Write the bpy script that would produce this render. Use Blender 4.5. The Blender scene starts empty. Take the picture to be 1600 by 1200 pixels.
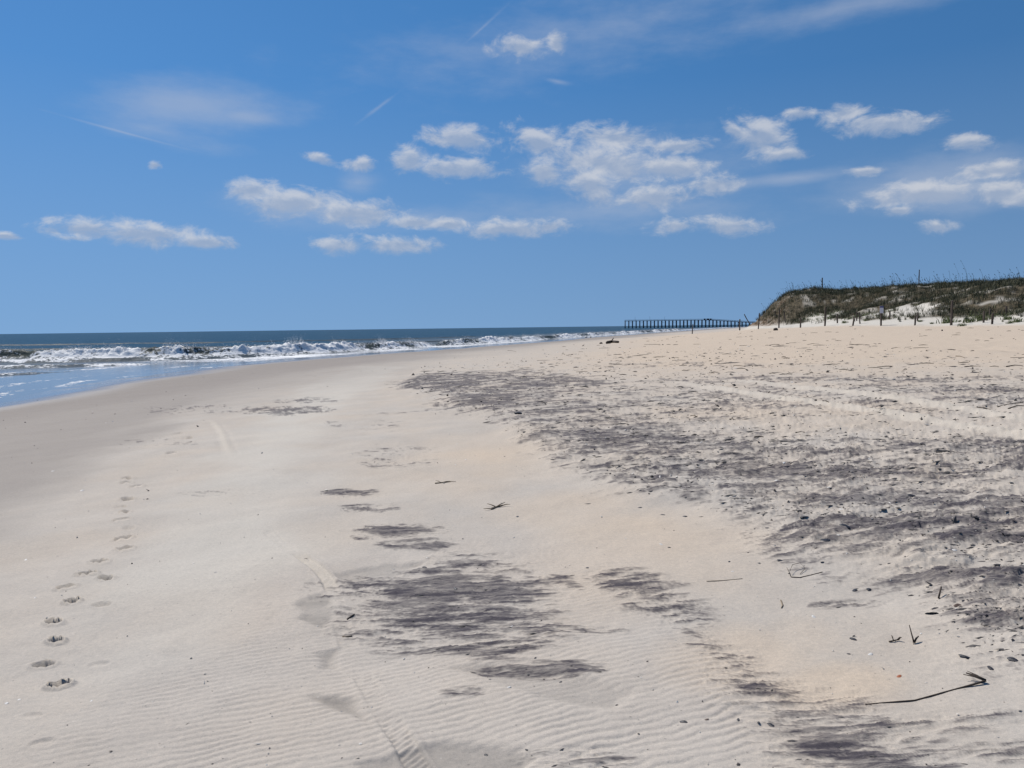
import bpy, bmesh, math, random
import numpy as np
from mathutils import Matrix, Vector

random.seed(7)
rng = np.random.default_rng(7)
scene = bpy.context.scene
C = scene.collection

# ------------------------------------------------------------------ camera
F = 1200.0                                  # focal length in photo pixels (1600 wide)
CAM = np.array([0.0, 0.0, 3.0])
PITCH = math.atan(88.3 / 1200.0)            # looking slightly down
ROLL = math.radians(0.733)
fwd = np.array([0, math.cos(PITCH), -math.sin(PITCH)])
rgt0 = np.array([1.0, 0, 0]); up0 = np.cross(rgt0, fwd)
rgt = rgt0 * math.cos(ROLL) - up0 * math.sin(ROLL)
up = rgt0 * math.sin(ROLL) + up0 * math.cos(ROLL)
cam_data = bpy.data.cameras.new('camera'); cam_data.sensor_width = 36; cam_data.lens = 36 * F / 1600
cam_data.clip_start = 0.05; cam_data.clip_end = 120000
cam = bpy.data.objects.new('camera', cam_data); C.objects.link(cam)
cam.matrix_world = Matrix(((rgt[0], up[0], -fwd[0], CAM[0]), (rgt[1], up[1], -fwd[1], CAM[1]),
                           (rgt[2], up[2], -fwd[2], CAM[2]), (0, 0, 0, 1)))
scene.camera = cam
scene.cycles.max_bounces = 5; scene.cycles.diffuse_bounces = 2

# ------------------------------------------------------------------ light
SUN_AZ, SUN_EL = math.radians(-44), math.radians(52)      # ahead and to the left, high
sun_data = bpy.data.lights.new('sun', 'SUN'); sun_data.energy = 4.4; sun_data.angle = math.radians(0.53)
sun_data.color = (1.0, 0.95, 0.88)
sun = bpy.data.objects.new('sun', sun_data); C.objects.link(sun)
sdir = Vector((math.sin(SUN_AZ) * math.cos(SUN_EL), math.cos(SUN_AZ) * math.cos(SUN_EL), math.sin(SUN_EL)))
sun.rotation_euler = sdir.to_track_quat('Z', 'Y').to_euler(); sun.location = (-20, 20, 40)
vs = scene.view_settings
vs.view_transform = 'Standard'; vs.look = 'None'; vs.exposure = 0.0; vs.gamma = 1.0; vs.use_curve_mapping = False

def ray(px, py):
    d = fwd + rgt * (px - 800) / F - up * (py - 600) / F
    return d
def azel(px, py):
    d = ray(px, py); d = d / np.linalg.norm(d)
    return math.degrees(math.atan2(d[0], d[1])), math.degrees(math.asin(d[2]))

# ------------------------------------------------------------------ world: sky with clouds
world = bpy.data.worlds.new('World'); scene.world = world; world.use_nodes = True
world.cycles.sampling_method = 'MANUAL'; world.cycles.sample_map_resolution = 256
nt = world.node_tree; nt.nodes.clear()

W, WL = nt.nodes, nt.links
def wm(op, a, b=None, c=None, clamp=False):
    n = W.new('ShaderNodeMath'); n.operation = op; n.use_clamp = clamp
    for i, v in enumerate((a, b, c)):
        if v is None: continue
        if isinstance(v, (int, float)): n.inputs[i].default_value = v
        else: WL.new(v, n.inputs[i])
    return n.outputs[0]
def wramp(v, a, b, smooth=True):
    n = W.new('ShaderNodeMapRange'); n.inputs[1].default_value = a; n.inputs[2].default_value = b
    if smooth: n.interpolation_type = 'SMOOTHSTEP'
    WL.new(v, n.inputs[0]); return n.outputs[0]
def wvec(op, a, b=None, c=None):
    n = W.new('ShaderNodeVectorMath'); n.operation = op
    for i, v in enumerate((a, b, c)):
        if v is None: continue
        if isinstance(v, tuple): n.inputs[i].default_value = v
        else: WL.new(v, n.inputs[i])
    return n.outputs['Value'] if op == 'LENGTH' else n.outputs[0]
def wnoise(vec, scale, xyz, detail, rough, dist=0.0, rot=0.0):
    m = W.new('ShaderNodeMapping'); m.inputs['Scale'].default_value = xyz; m.inputs['Rotation'].default_value = (0, 0, rot); WL.new(vec, m.inputs[0])
    n = W.new('ShaderNodeTexNoise'); n.inputs['Scale'].default_value = scale; n.inputs['Detail'].default_value = detail; n.inputs['Roughness'].default_value = rough; n.inputs['Distortion'].default_value = dist
    WL.new(m.outputs[0], n.inputs['Vector']); return n.outputs[0]
def wmix(fac, a, b):
    n = W.new('ShaderNodeMix'); n.data_type = 'RGBA'; WL.new(fac, n.inputs[0])
    for i, v in ((6, a), (7, b)):
        if isinstance(v, tuple): n.inputs[i].default_value = (*v, 1)
        else: WL.new(v, n.inputs[i])
    return n.outputs[2]
def background(col):
    n = W.new('ShaderNodeBackground'); n.inputs['Strength'].default_value = 0.1; WL.new(col, n.inputs['Color']); return n.outputs[0]
def wshader(fac, a, b):
    n = W.new('ShaderNodeMixShader'); WL.new(fac, n.inputs[0]); WL.new(a, n.inputs[1]); WL.new(b, n.inputs[2]); return n.outputs[0]
tc = W.new('ShaderNodeTexCoord'); sepd = W.new('ShaderNodeSeparateXYZ'); WL.new(tc.outputs['Generated'], sepd.inputs[0])
az = wm('MULTIPLY', wm('ARCTAN2', sepd.outputs[0], sepd.outputs[1]), 57.2958)
el = wm('MULTIPLY', wm('ARCSINE', sepd.outputs[2]), 57.2958)
comb = W.new('ShaderNodeCombineXYZ'); WL.new(az, comb.inputs[0]); WL.new(el, comb.inputs[1]); AE = comb.outputs[0]
def blob(px, py, rx, ry, rot=0.0, peak=1.0, dep=None, upper=False):
    a, e = azel(px, py); vec = AE
    if dep is not None: vec = wvec('MULTIPLY_ADD', dep, (1e-7, 1e-7, 0), AE)      # one after the other: keeps the shader's memory small
    m = W.new('ShaderNodeMapping'); m.vector_type = 'TEXTURE'; m.inputs['Location'].default_value = (a, e, 0)
    m.inputs['Rotation'].default_value = (0, 0, math.radians(rot - 0.7)); k = math.cos(math.radians(a)) ** 2 * 57.3 / F
    m.inputs['Scale'].default_value = (rx * k * 1.12, ry * k * 1.15, 1); WL.new(vec, m.inputs[0])
    M = wm('MULTIPLY_ADD', wvec('LENGTH', m.outputs[0]), -peak, peak)
    if not upper: return M
    return M, wm('MULTIPLY_ADD', wvec('LENGTH', wvec('ADD', m.outputs[0], (.1, -.55, 0))), -peak, peak)
def union(bl, dep=None):
    acc = blob(*bl[0], dep=dep)
    for b in bl[1:]: acc = wm('SMOOTH_MAX', acc, blob(*b, dep=acc), 0.22)
    return acc
def union2(bl):                               # the field, and the same field moved towards its sunlit tops
    acc, top = blob(*bl[0], upper=True)
    for b in bl[1:]:
        m, t = blob(*b, dep=wm('ADD', acc, top), upper=True); acc = wm('SMOOTH_MAX', acc, m, 0.22); top = wm('SMOOTH_MAX', top, t, 0.22)
    return acc, top
cum = [(130, 358, 72, 19), (230, 365, 95, 21), (320, 378, 56, 13), (395, 297, 46, 19), (455, 316, 75, 25), (560, 332, 75, 20), (650, 347, 45, 11),
           (528, 381, 46, 15), (622, 382, 68, 15), (640, 250, 36, 22), (710, 262, 72, 17), (720, 216, 62, 19, -6), (500, 247, 26, 9, -12), (566, 257, 30, 11), (241, 257, 14, 8),
           (845, 222, 52, 24, -15), (940, 256, 110, 28, -8), (1045, 262, 66, 18, -5), (1117, 288, 44, 17), (960, 214, 74, 18, -5), (1065, 228, 58, 11),
           (925, 288, 44, 27, -20), (1020, 307, 62, 19), (850, 268, 30, 20), (1190, 214, 50, 32, -25), (1225, 242, 46, 11), (1150, 205, 30, 10, -30), (1320, 176, 36, 18), (1385, 192, 90, 19, -4), (1250, 178, 25, 11), (1515, 222, 44, 16, -12),
           (1450, 303, 110, 24), (1560, 300, 70, 24), (1560, 265, 66, 18), (1355, 268, 38, 9), (1405, 329, 28, 9), (1145, 353, 54, 16), (1060, 353, 44, 13, 0, .8), (1465, 354, 38, 11, 0, .85),
           (790, 358, 75, 15), (860, 354, 34, 13), (700, 350, 36, 9), (810, 73, 50, 14, 0, .85), (868, 68, 16, 17, 60), (5, 368, 28, 7), (1610, 308, 40, 22), (115, 372, 30, 6, 0, .8)]
vei = [(310, 165, 170, 46, 2), (380, 180, 70, 20), (900, 60, 420, 62, 8, .5), (1240, 278, 150, 13, 2, .8), (950, 330, 300, 34, 0, .6), (560, 285, 40, 18, 0, .7), (1330, 10, 330, 30, 3, .6),
           (1480, 285, 220, 62, 0, 1.0), (490, 330, 160, 34, -6, .7), (1000, 265, 200, 60, 0, .7), (250, 205, 140, 22, -8, .5), (700, 340, 150, 20, 0, .6),
           (190, 206, 132, 3, -10, .6), (752, 45, 58, 3.5, 38, .55), (595, 165, 46, 3.5, 36, .55), (870, 127, 26, 5, -10, .7)]
# the sky is looked up a little above the true elevation: clear sea air, no white horizon band
zz = wm('MULTIPLY_ADD', wm('MAXIMUM', sepd.outputs[2], 0.0), 0.75, 0.26)
cv = W.new('ShaderNodeCombineXYZ'); WL.new(sepd.outputs[0], cv.inputs[0]); WL.new(sepd.outputs[1], cv.inputs[1]); WL.new(zz, cv.inputs[2])
sky = W.new('ShaderNodeTexSky'); sky.sky_type = 'NISHITA'; sky.sun_disc = False
sky.sun_elevation = SUN_EL; sky.sun_rotation = SUN_AZ
sky.air_density = 1.0; sky.dust_density = 0.03; sky.ozone_density = 1.2
WL.new(wvec('NORMALIZE', cv.outputs[0]), sky.inputs['Vector'])
hsv = W.new('ShaderNodeHueSaturation'); hsv.inputs['Saturation'].default_value = 1.33; hsv.inputs['Value'].default_value = 1.0; WL.new(sky.outputs[0], hsv.inputs['Color'])
SKY = wmix(wm('MULTIPLY', wramp(el, 17, 0, False), .5), hsv.outputs[0], (2.45, 3.55, 5.2)); GREYC, WHITEC, VEILC = (3.6, 4.3, 5.6), (6.6, 6.7, 7.0), (4.4, 5.0, 6.2)
puff = (0.5, 0.85, 1)
# in the frame: the clouds of the photograph, by their direction
n1 = wnoise(AE, 1.0, puff, 7, .65, .35)
cu, cu_top = union2(cum); raw = wm('MULTIPLY_ADD', wm('SUBTRACT', n1, 0.5), 2.2, cu); dens = wramp(raw, -0.10, 0.75)
ve = union(vei, cu); n3 = wnoise(wvec('MULTIPLY_ADD', ve, (1e-7, 1e-7, 0), AE), 0.35, (.6, 1.7, 1), 6, .6, 0, .15)
veil = wramp(wm('MULTIPLY_ADD', wm('SUBTRACT', n3, 0.5), 0.9, ve), -0.05, 0.95)
n1b = wnoise(wvec('ADD', wvec('MULTIPLY_ADD', veil, (1e-7, 1e-7, 0), AE), (-.30, .55, 0)), 1.0, puff, 5, .6, .35)
lit = wramp(wm('ADD', wm('MULTIPLY', wm('SUBTRACT', n1, n1b), 1.6), wm('SUBTRACT', cu_top, cu)), -.62, .50)
c1 = wmix(wm('MULTIPLY', veil, .48), SKY, VEILC); c1 = wmix(wm('MULTIPLY', dens, .70), c1, wmix(lit, GREYC, WHITEC))
# beyond the frame the same scattered low cumulus carries on
n2 = wnoise(AE, .09, (1, 2.6, 1), 3, .5); ng = wnoise(AE, 1.0, puff, 4, .6)
gm = wm('MULTIPLY', wramp(el, 5, 9), wramp(el, 25, 17)); graw = wm('ADD', wm('MULTIPLY_ADD', n2, 5.0, -3.1), wm('MULTIPLY_ADD', wm('SUBTRACT', ng, .5), 2.3, wm('MULTIPLY_ADD', gm, 2.0, -2.0)))
c2 = wmix(wm('MULTIPLY', wramp(graw, -.12, .8), .84), SKY, (5.4, 5.8, 6.6))
inframe = wm('LESS_THAN', wm('ABSOLUTE', az), 37.0)
low = wm('MULTIPLY', wm('LESS_THAN', el, 29.0), wm('GREATER_THAN', el, 3.0))
sh = wshader(low, background(SKY), wshader(inframe, background(c2), background(c1)))
wo = W.new('ShaderNodeOutputWorld'); WL.new(sh, wo.inputs['Surface'])

# ------------------------------------------------------------------ numpy noise
_perm = np.random.default_rng(3).permutation(4096)
_ga = np.random.default_rng(4).uniform(0, 2 * math.pi, 4096); _gx, _gy = np.cos(_ga), np.sin(_ga)
def perlin(x, y, seed=0):
    x = np.asarray(x, float); y = np.asarray(y, float)
    xi = np.floor(x).astype(np.int64); yi = np.floor(y).astype(np.int64)
    fx = x - xi; fy = y - yi
    u = fx * fx * fx * (fx * (fx * 6 - 15) + 10); v = fy * fy * fy * (fy * (fy * 6 - 15) + 10)
    def gr(ix, iy, dx, dy):
        h = _perm[(_perm[(ix + seed * 131) & 4095] + iy) & 4095]
        return _gx[h] * dx + _gy[h] * dy
    a = gr(xi, yi, fx, fy); b = gr(xi + 1, yi, fx - 1, fy); c = gr(xi, yi + 1, fx, fy - 1); d = gr(xi + 1, yi + 1, fx - 1, fy - 1)
    return (a + u * (b - a)) * (1 - v) + (c + u * (d - c)) * v * 1.0          # about -0.7..0.7
def fbm(x, y, octv=4, seed=0, gain=0.5):
    s = 0; a = 1.0
    for o in range(octv):
        s = s + a * perlin(x * 2 ** o + 17.3 * o, y * 2 ** o - 9.1 * o, seed + o); a *= gain
    return s
def sstep(a, b, x):
    t = np.clip((x - a) / (b - a), 0, 1); return t * t * (3 - 2 * t)

# ------------------------------------------------------------------ terrain: shoreline, beach, dune
SH = np.array([(-60, -400), (-30, -120), (-20, -40), (-18, 0), (-20, 18), (-22.6, 34), (-24.6, 40), (-25.3, 46), (-25.2, 51), (-25.2, 58), (-24.4, 67), (-20.7, 82.7),
               (-9.3, 112), (15, 189), (40.5, 263), (64, 336), (110, 467), (200, 720), (320, 1000), (600, 1600), (2000, 4000), (16000, 30000)], float)
def shore_x(y): return np.interp(y, SH[:, 1], SH[:, 0])
TOE = np.array([(60, -400), (46, 0), (38, 35), (33, 53), (32, 56), (31.2, 60), (30.2, 63), (29.4, 66), (29.0, 71), (29.2, 78), (29.5, 85), (30, 93), (31.4, 104), (33.5, 112), (60, 150), (150, 320), (400, 1000), (17000, 30000)], float)
def toe_x(y): return np.interp(y, TOE[:, 1], TOE[:, 0])
ctrl = [(x, y, 0.0) for x, y in SH[2:17]] + [(x - 25, y + 6, -1.1) for x, y in SH[2:17:2]] + [
    (0, 0, 1.4), (2, -6, 1.45), (-2, -40, 1.3), (15, -40, 2.3), (4, 3, 1.5), (7, 10, 1.72), (14, 12, 1.9), (15, 30, 2.15), (25, 30, 2.45), (31, 20, 2.65), (42, -30, 2.7),
    (0, 10, 1.42), (0, 25, 1.36), (0, 50, 1.2), (-8, 5, 1.02), (-10, 20, 0.85), (-12, 40, .62), (0, 80, .85), (12, 60, 1.7), (16, 90, 1.5),
    (33, 53, 2.68), (31.4, 60, 2.68), (29.3, 66, 2.71), (29, 71, 2.7), (29.2, 78, 2.56), (29.5, 85, 2.5), (30, 93, 2.39), (31, 104, 2.14), (34, 145, 1.26), (46, 190, 1.3),
    (60, 60, 2.8), (60, 110, 2.7), (70, 180, 2.4), (75, 250, 1.6), (110, 300, 2.5), (120, 400, 1.6), (180, 460, 2.5), (80, 0, 2.8)]
ctrl = np.array(ctrl)
def _tps_fit(P):
    n = len(P); d = np.hypot(P[:, 0][:, None] - P[:, 0], P[:, 1][:, None] - P[:, 1])
    K = np.where(d > 0, d * d * np.log(d + 1e-9), 0) + np.eye(n) * 6.0
    Q = np.c_[np.ones(n), P[:, 0], P[:, 1]]
    A = np.zeros((n + 3, n + 3)); A[:n, :n] = K; A[:n, n:] = Q; A[n:, :n] = Q.T
    return np.linalg.solve(A, np.r_[P[:, 2], 0, 0, 0])
_tw = _tps_fit(ctrl)
def _tps(x, y):
    z = _tw[-3] + _tw[-2] * x + _tw[-1] * y
    for (cx, cy, _), w in zip(ctrl, _tw[:-3]):
        d2 = (x - cx) ** 2 + (y - cy) ** 2 + 1e-9
        z = z + w * 0.5 * d2 * np.log(d2)
    return z
CREST = np.array([(-400, 2.8), (0, 2.8), (50, 2.85), (66, 3.2), (80, 3.8), (95, 4.5), (112, 5.0), (140, 5.0), (400, 6), (30000, 6)])
def dune(x, y):
    w = x - toe_x(y) + 1.2 * perlin(x * .11, y * .11, 5)
    H = np.interp(y, CREST[:, 0], CREST[:, 1])
    far = sstep(84, 104, y)                                     # the far end is a steep eroded scarp
    apron = 1.0 * sstep(-1.5, 8, w) * (1 - far) + 0.9 * sstep(-1.0, 3, w) * far
    slope = (H - 1.0) * (sstep(5, 17, w) * (1 - far) + sstep(1.0, 6.4, w) * far)
    lump = (0.75 * fbm(x * .16, y * .16, 3, 11) + 0.35 * fbm(x * .5, y * .5, 2, 12)) * sstep(1, 10, w)
    return apron + slope + lump, w, (apron + slope) / H
def base(x, y):
    x = np.asarray(x, float); y = np.asarray(y, float)
    r = np.hypot(x, y)
    s = (x - shore_x(y)) * 0.95
    zt = _tps(np.clip(x, -200, 260), np.clip(y, -120, 480))
    zs = np.clip(s * 0.035, -3, 2.6)
    k = np.maximum(sstep(260, 420, r), sstep(-25, -60, s))
    k = np.maximum(k, sstep(-60, -110, y))
    k = np.maximum(k, sstep(60, 100, x - toe_x(y)))
    z = np.clip(zt * (1 - k) + zs * k, -3, 3.2)
    return z + dune(x, y)[0]
def unproj(px, py):
    d = ray(px, py)
    t = np.concatenate([np.arange(1.0, 12, 0.02), np.arange(12, 60, 0.1), np.arange(60, 900, 0.5)])
    X = CAM[0] + d[0] * t; Y = CAM[1] + d[1] * t; Z = CAM[2] + d[2] * t
    b = base(X, Y) - Z
    i = np.argmax(b > 0)
    if i == 0: i = len(t) - 1
    f = b[i - 1] / (b[i - 1] - b[i]) if b[i] != b[i - 1] else 0
    return X[i - 1] + (X[i] - X[i - 1]) * f, Y[i - 1] + (Y[i] - Y[i - 1]) * f

def sdf_poly(x, y, P):
    """signed distance to polygon (negative inside)"""
    d = np.full(x.shape, 1e18); inside = np.zeros(x.shape, bool); n = len(P)
    for i in range(n):
        ax, ay = P[i]; bx, by = P[(i + 1) % n]; ex, ey = bx - ax, by - ay
        t = np.clip(((x - ax) * ex + (y - ay) * ey) / (ex * ex + ey * ey + 1e-12), 0, 1)
        d = np.minimum(d, (x - ax - t * ex) ** 2 + (y - ay - t * ey) ** 2)
        cond = (ay > y) != (by > y)
        xx = ax + (y - ay) / (by - ay + 1e-15) * ex
        inside ^= cond & (x < xx)
    d = np.sqrt(d); return np.where(inside, -d, d)
def path_dist(x, y, P):
    """distance to polyline, arc length, side"""
    best = np.full(x.shape, 1e9); arc = np.zeros(x.shape); side = np.zeros(x.shape); L = 0
    for (ax, ay), (bx, by) in zip(P[:-1], P[1:]):
        ex, ey = bx - ax, by - ay; l = math.hypot(ex, ey)
        t = np.clip(((x - ax) * ex + (y - ay) * ey) / (l * l), 0, 1)
        dx, dy = x - ax - t * ex, y - ay - t * ey; d = np.hypot(dx, dy); m = d < best
        best = np.where(m, d, best); arc = np.where(m, L + t * l, arc); side = np.where(m, np.sign(ex * dy - ey * dx), side); L += l
    return best, arc, side
def wpoly(pts): return np.array([unproj(*p) for p in pts])
def soft(P, n=3):                           # round the corners of a path
    for _ in range(n):
        Q = [P[0]]
        for a, b in zip(P[:-1], P[1:]): Q += [a * .75 + b * .25, a * .25 + b * .75]
        P = np.array(Q + [P[-1]])
    return P
def ell(px, py, rx, ry, rot=0):
    c, s = math.cos(math.radians(rot)), math.sin(math.radians(rot)); out = []
    for k in range(12):
        a = 2 * math.pi * k / 12; ex, ey = rx * math.cos(a), ry * math.sin(a)
        out.append((px + ex * c + ey * s, py - ex * s + ey * c))
    return wpoly(out)

# shell pavement (slightly raised, wind-carved) to the right of the berm edge
SHELL = wpoly([(628, 604), (660, 572), (760, 556), (1000, 545), (1300, 540), (1700, 560), (1900, 640), (1900, 1000), (1760, 1090), (1600, 1062), (1560, 1045), (1480, 985), (1400, 930),
               (1290, 893), (1215, 862), (1170, 822), (1080, 792), (960, 772), (895, 745), (830, 695), (760, 655), (690, 628)])
# heavy-mineral (black sand) deposits: polygon in the photo -> polygon on the ground, strength
DARK = [(wpoly([(640, 892), (700, 870), (755, 872), (800, 903), (850, 920), (800, 950), (840, 985), (770, 1003), (700, 985), (640, 992), (600, 962), (556, 945), (538, 912), (600, 905)]), 1.45)]
for e in [(620, 829, 76, 9, .95), (645, 850, 60, 8, .9), (548, 770, 46, 6, .9), (575, 795, 50, 7, .45), (450, 642, 62, 6, .75), (478, 626, 60, 4, .6), (525, 662, 26, 4, .5),
          (340, 640, 120, 9, .35), (250, 692, 90, 10, .3), (340, 770, 80, 8, .22), (625, 712, 62, 19, .5), (850, 1046, 105, 10, .75), (735, 1013, 110, 7, .85), (880, 985, 100, 6, .75), (725, 1080, 34, 6, .6),
          (700, 600, 80, 15, .75), (800, 604, 160, 17, .62), (770, 632, 100, 14, .72), (950, 690, 140, 12, .62), (1150, 718, 210, 13, .66), (1300, 745, 270, 16, .7), (1450, 792, 210, 17, .85),
          (1400, 832, 210, 13, .8), (1560, 850, 130, 13, .98), (1530, 915, 130, 18, .95), (1010, 760, 60, 9, .8), (1095, 776, 95, 7, .7), (1570, 985, 70, 14, .7), (1590, 1040, 50, 10, .6),
          (1330, 945, 80, 8, .4), (1500, 1130, 130, 22, .36), (1570, 1180, 90, 22, .42), (1300, 598, 320, 6, .55), (1480, 616, 190, 8, .55), (1100, 574, 190, 5, .3), (900, 1185, 100, 14, .62), (1340, 870, 150, 9, .6),
          (1330, 632, 330, 26, .42), (1000, 640, 260, 30, .34), (980, 915, 26, 8, .7), (1180, 1090, 46, 10, .6), (600, 655, 40, 22, .3), (1100, 640, 300, 8, .25), (560, 840, 24, 4, .6)]:
    DARK.append((ell(*e[:4]), e[4] * (1.3 if e[4] > .6 else 1.0)))
DARK.append((wpoly([(950, 905), (985, 903), (1050, 945), (1095, 985), (1150, 1028), (1110, 1016), (1040, 972), (990, 935)]), .95))
DARK.append((wpoly([(1140, 1062), (1190, 1070), (1240, 1095), (1320, 1108), (1370, 1140), (1440, 1190), (1470, 1260), (1320, 1260), (1250, 1190), (1205, 1140)]), 1.35))
DARK.append((wpoly([(630, 603), (690, 584), (860, 580), (980, 612), (1040, 668), (1250, 692), (1600, 690), (1800, 720), (1800, 1000), (1680, 1060), (1580, 1040), (1480, 975), (1400, 925), (1290, 888), (1205, 858), (1100, 788), (960, 768), (895, 742), (830, 690), (760, 652), (690, 626)]), .54))
# bare grey sand between the ripple sheets: crisp edges
GREY = [(wpoly([(490, 1085), (530, 1082), (556, 1088), (566, 1105), (582, 1130), (556, 1120), (520, 1102)]), .75), (wpoly([(456, 945), (468, 936), (505, 922), (519, 935), (524, 965), (503, 976), (462, 967), (474, 955)]), .5),
        (wpoly([(520, 1230), (560, 1190), (640, 1163), (700, 1157), (770, 1160), (840, 1180), (800, 1230)]), .5), (wpoly([(545, 905), (520, 895), (600, 880), (660, 878), (620, 900)]), .3),
        (wpoly([(690, 1040), (760, 1035), (900, 1055), (1000, 1085), (960, 1110), (860, 1100), (760, 1060)]), .28), (wpoly([(495, 1015), (525, 1010), (530, 1040), (500, 1040)]), .5)]
WARM = [(ell(*e[:4]), e[4]) for e in [(770, 715, 140, 40, .75), (1250, 540, 420, 22, .85), (1020, 860, 190, 70, .7), (950, 930, 130, 60, .6), (1150, 1030, 130, 60, .75), (1300, 1070, 120, 40, .8),
        (1250, 655, 280, 28, .6), (620, 620, 90, 26, .5), (700, 760, 120, 40, .5), (730, 1100, 120, 60, .3), (1240, 1000, 80, 40, .5), (900, 800, 160, 40, .5), (1000, 665, 160, 18, .4)]]
DAMP = wpoly([(-500, 1010), (-120, 930), (20, 860), (90, 780), (160, 715), (260, 655), (380, 600), (420, 580), (250, 590), (0, 640), (-500, 760)])
PALE = wpoly([(300, 1010), (240, 900), (290, 780), (370, 680), (470, 605), (560, 572), (630, 572), (530, 640), (480, 700), (490, 800), (520, 860), (420, 920)])
RIP = wpoly([(60, 1300), (150, 1130), (330, 940), (420, 850), (560, 860), (760, 830), (950, 850), (1050, 960), (1230, 1100), (1180, 1170), (1000, 1300)])
FOOT = [(199, 745, 1), (195, 752, .8), (214, 758, 1), (198, 778, 1), (186, 790, .5), (194, 800, 1), (188, 813, .6), (200, 825, .3), (193, 840, .9), (194, 856, .8), (155, 877, .8), (138, 898, 1.1), (163, 907, .7),
        (105, 922, .8), (113, 944, 1.1), (159, 949, .3), (83, 976, .9), (88, 1004, 1), (68, 1040, .55), (92, 1072, 1.1), (52, 1121, .12), (67, 1166, .12), (152, 1040, .12), (285, 676, 1), (290, 684, .8), (295, 692, .7), (270, 708, .8), (278, 676, .7)]
FOOT = [(*unproj(a, b), k, random.uniform(.85, 1.2), random.uniform(-.5, .5)) for a, b, k in FOOT]
TYRE = soft(wpoly([(668, 1215), (640, 1170), (600, 1110), (572, 1060), (548, 1015), (532, 968), (516, 900), (470, 868), (420, 830)]))
LOOP = soft(wpoly([(366, 717), (352, 695), (347, 675), (335, 660), (318, 655)]))
VEH = [soft(P_, 2) for P_ in (wpoly([(1030, 597), (1080, 606), (1150, 618), (1300, 641), (1400, 657), (1600, 692), (1800, 735)]), wpoly([(1085, 592), (1200, 605), (1330, 621), (1480, 642), (1600, 664), (1800, 700)]))]

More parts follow.
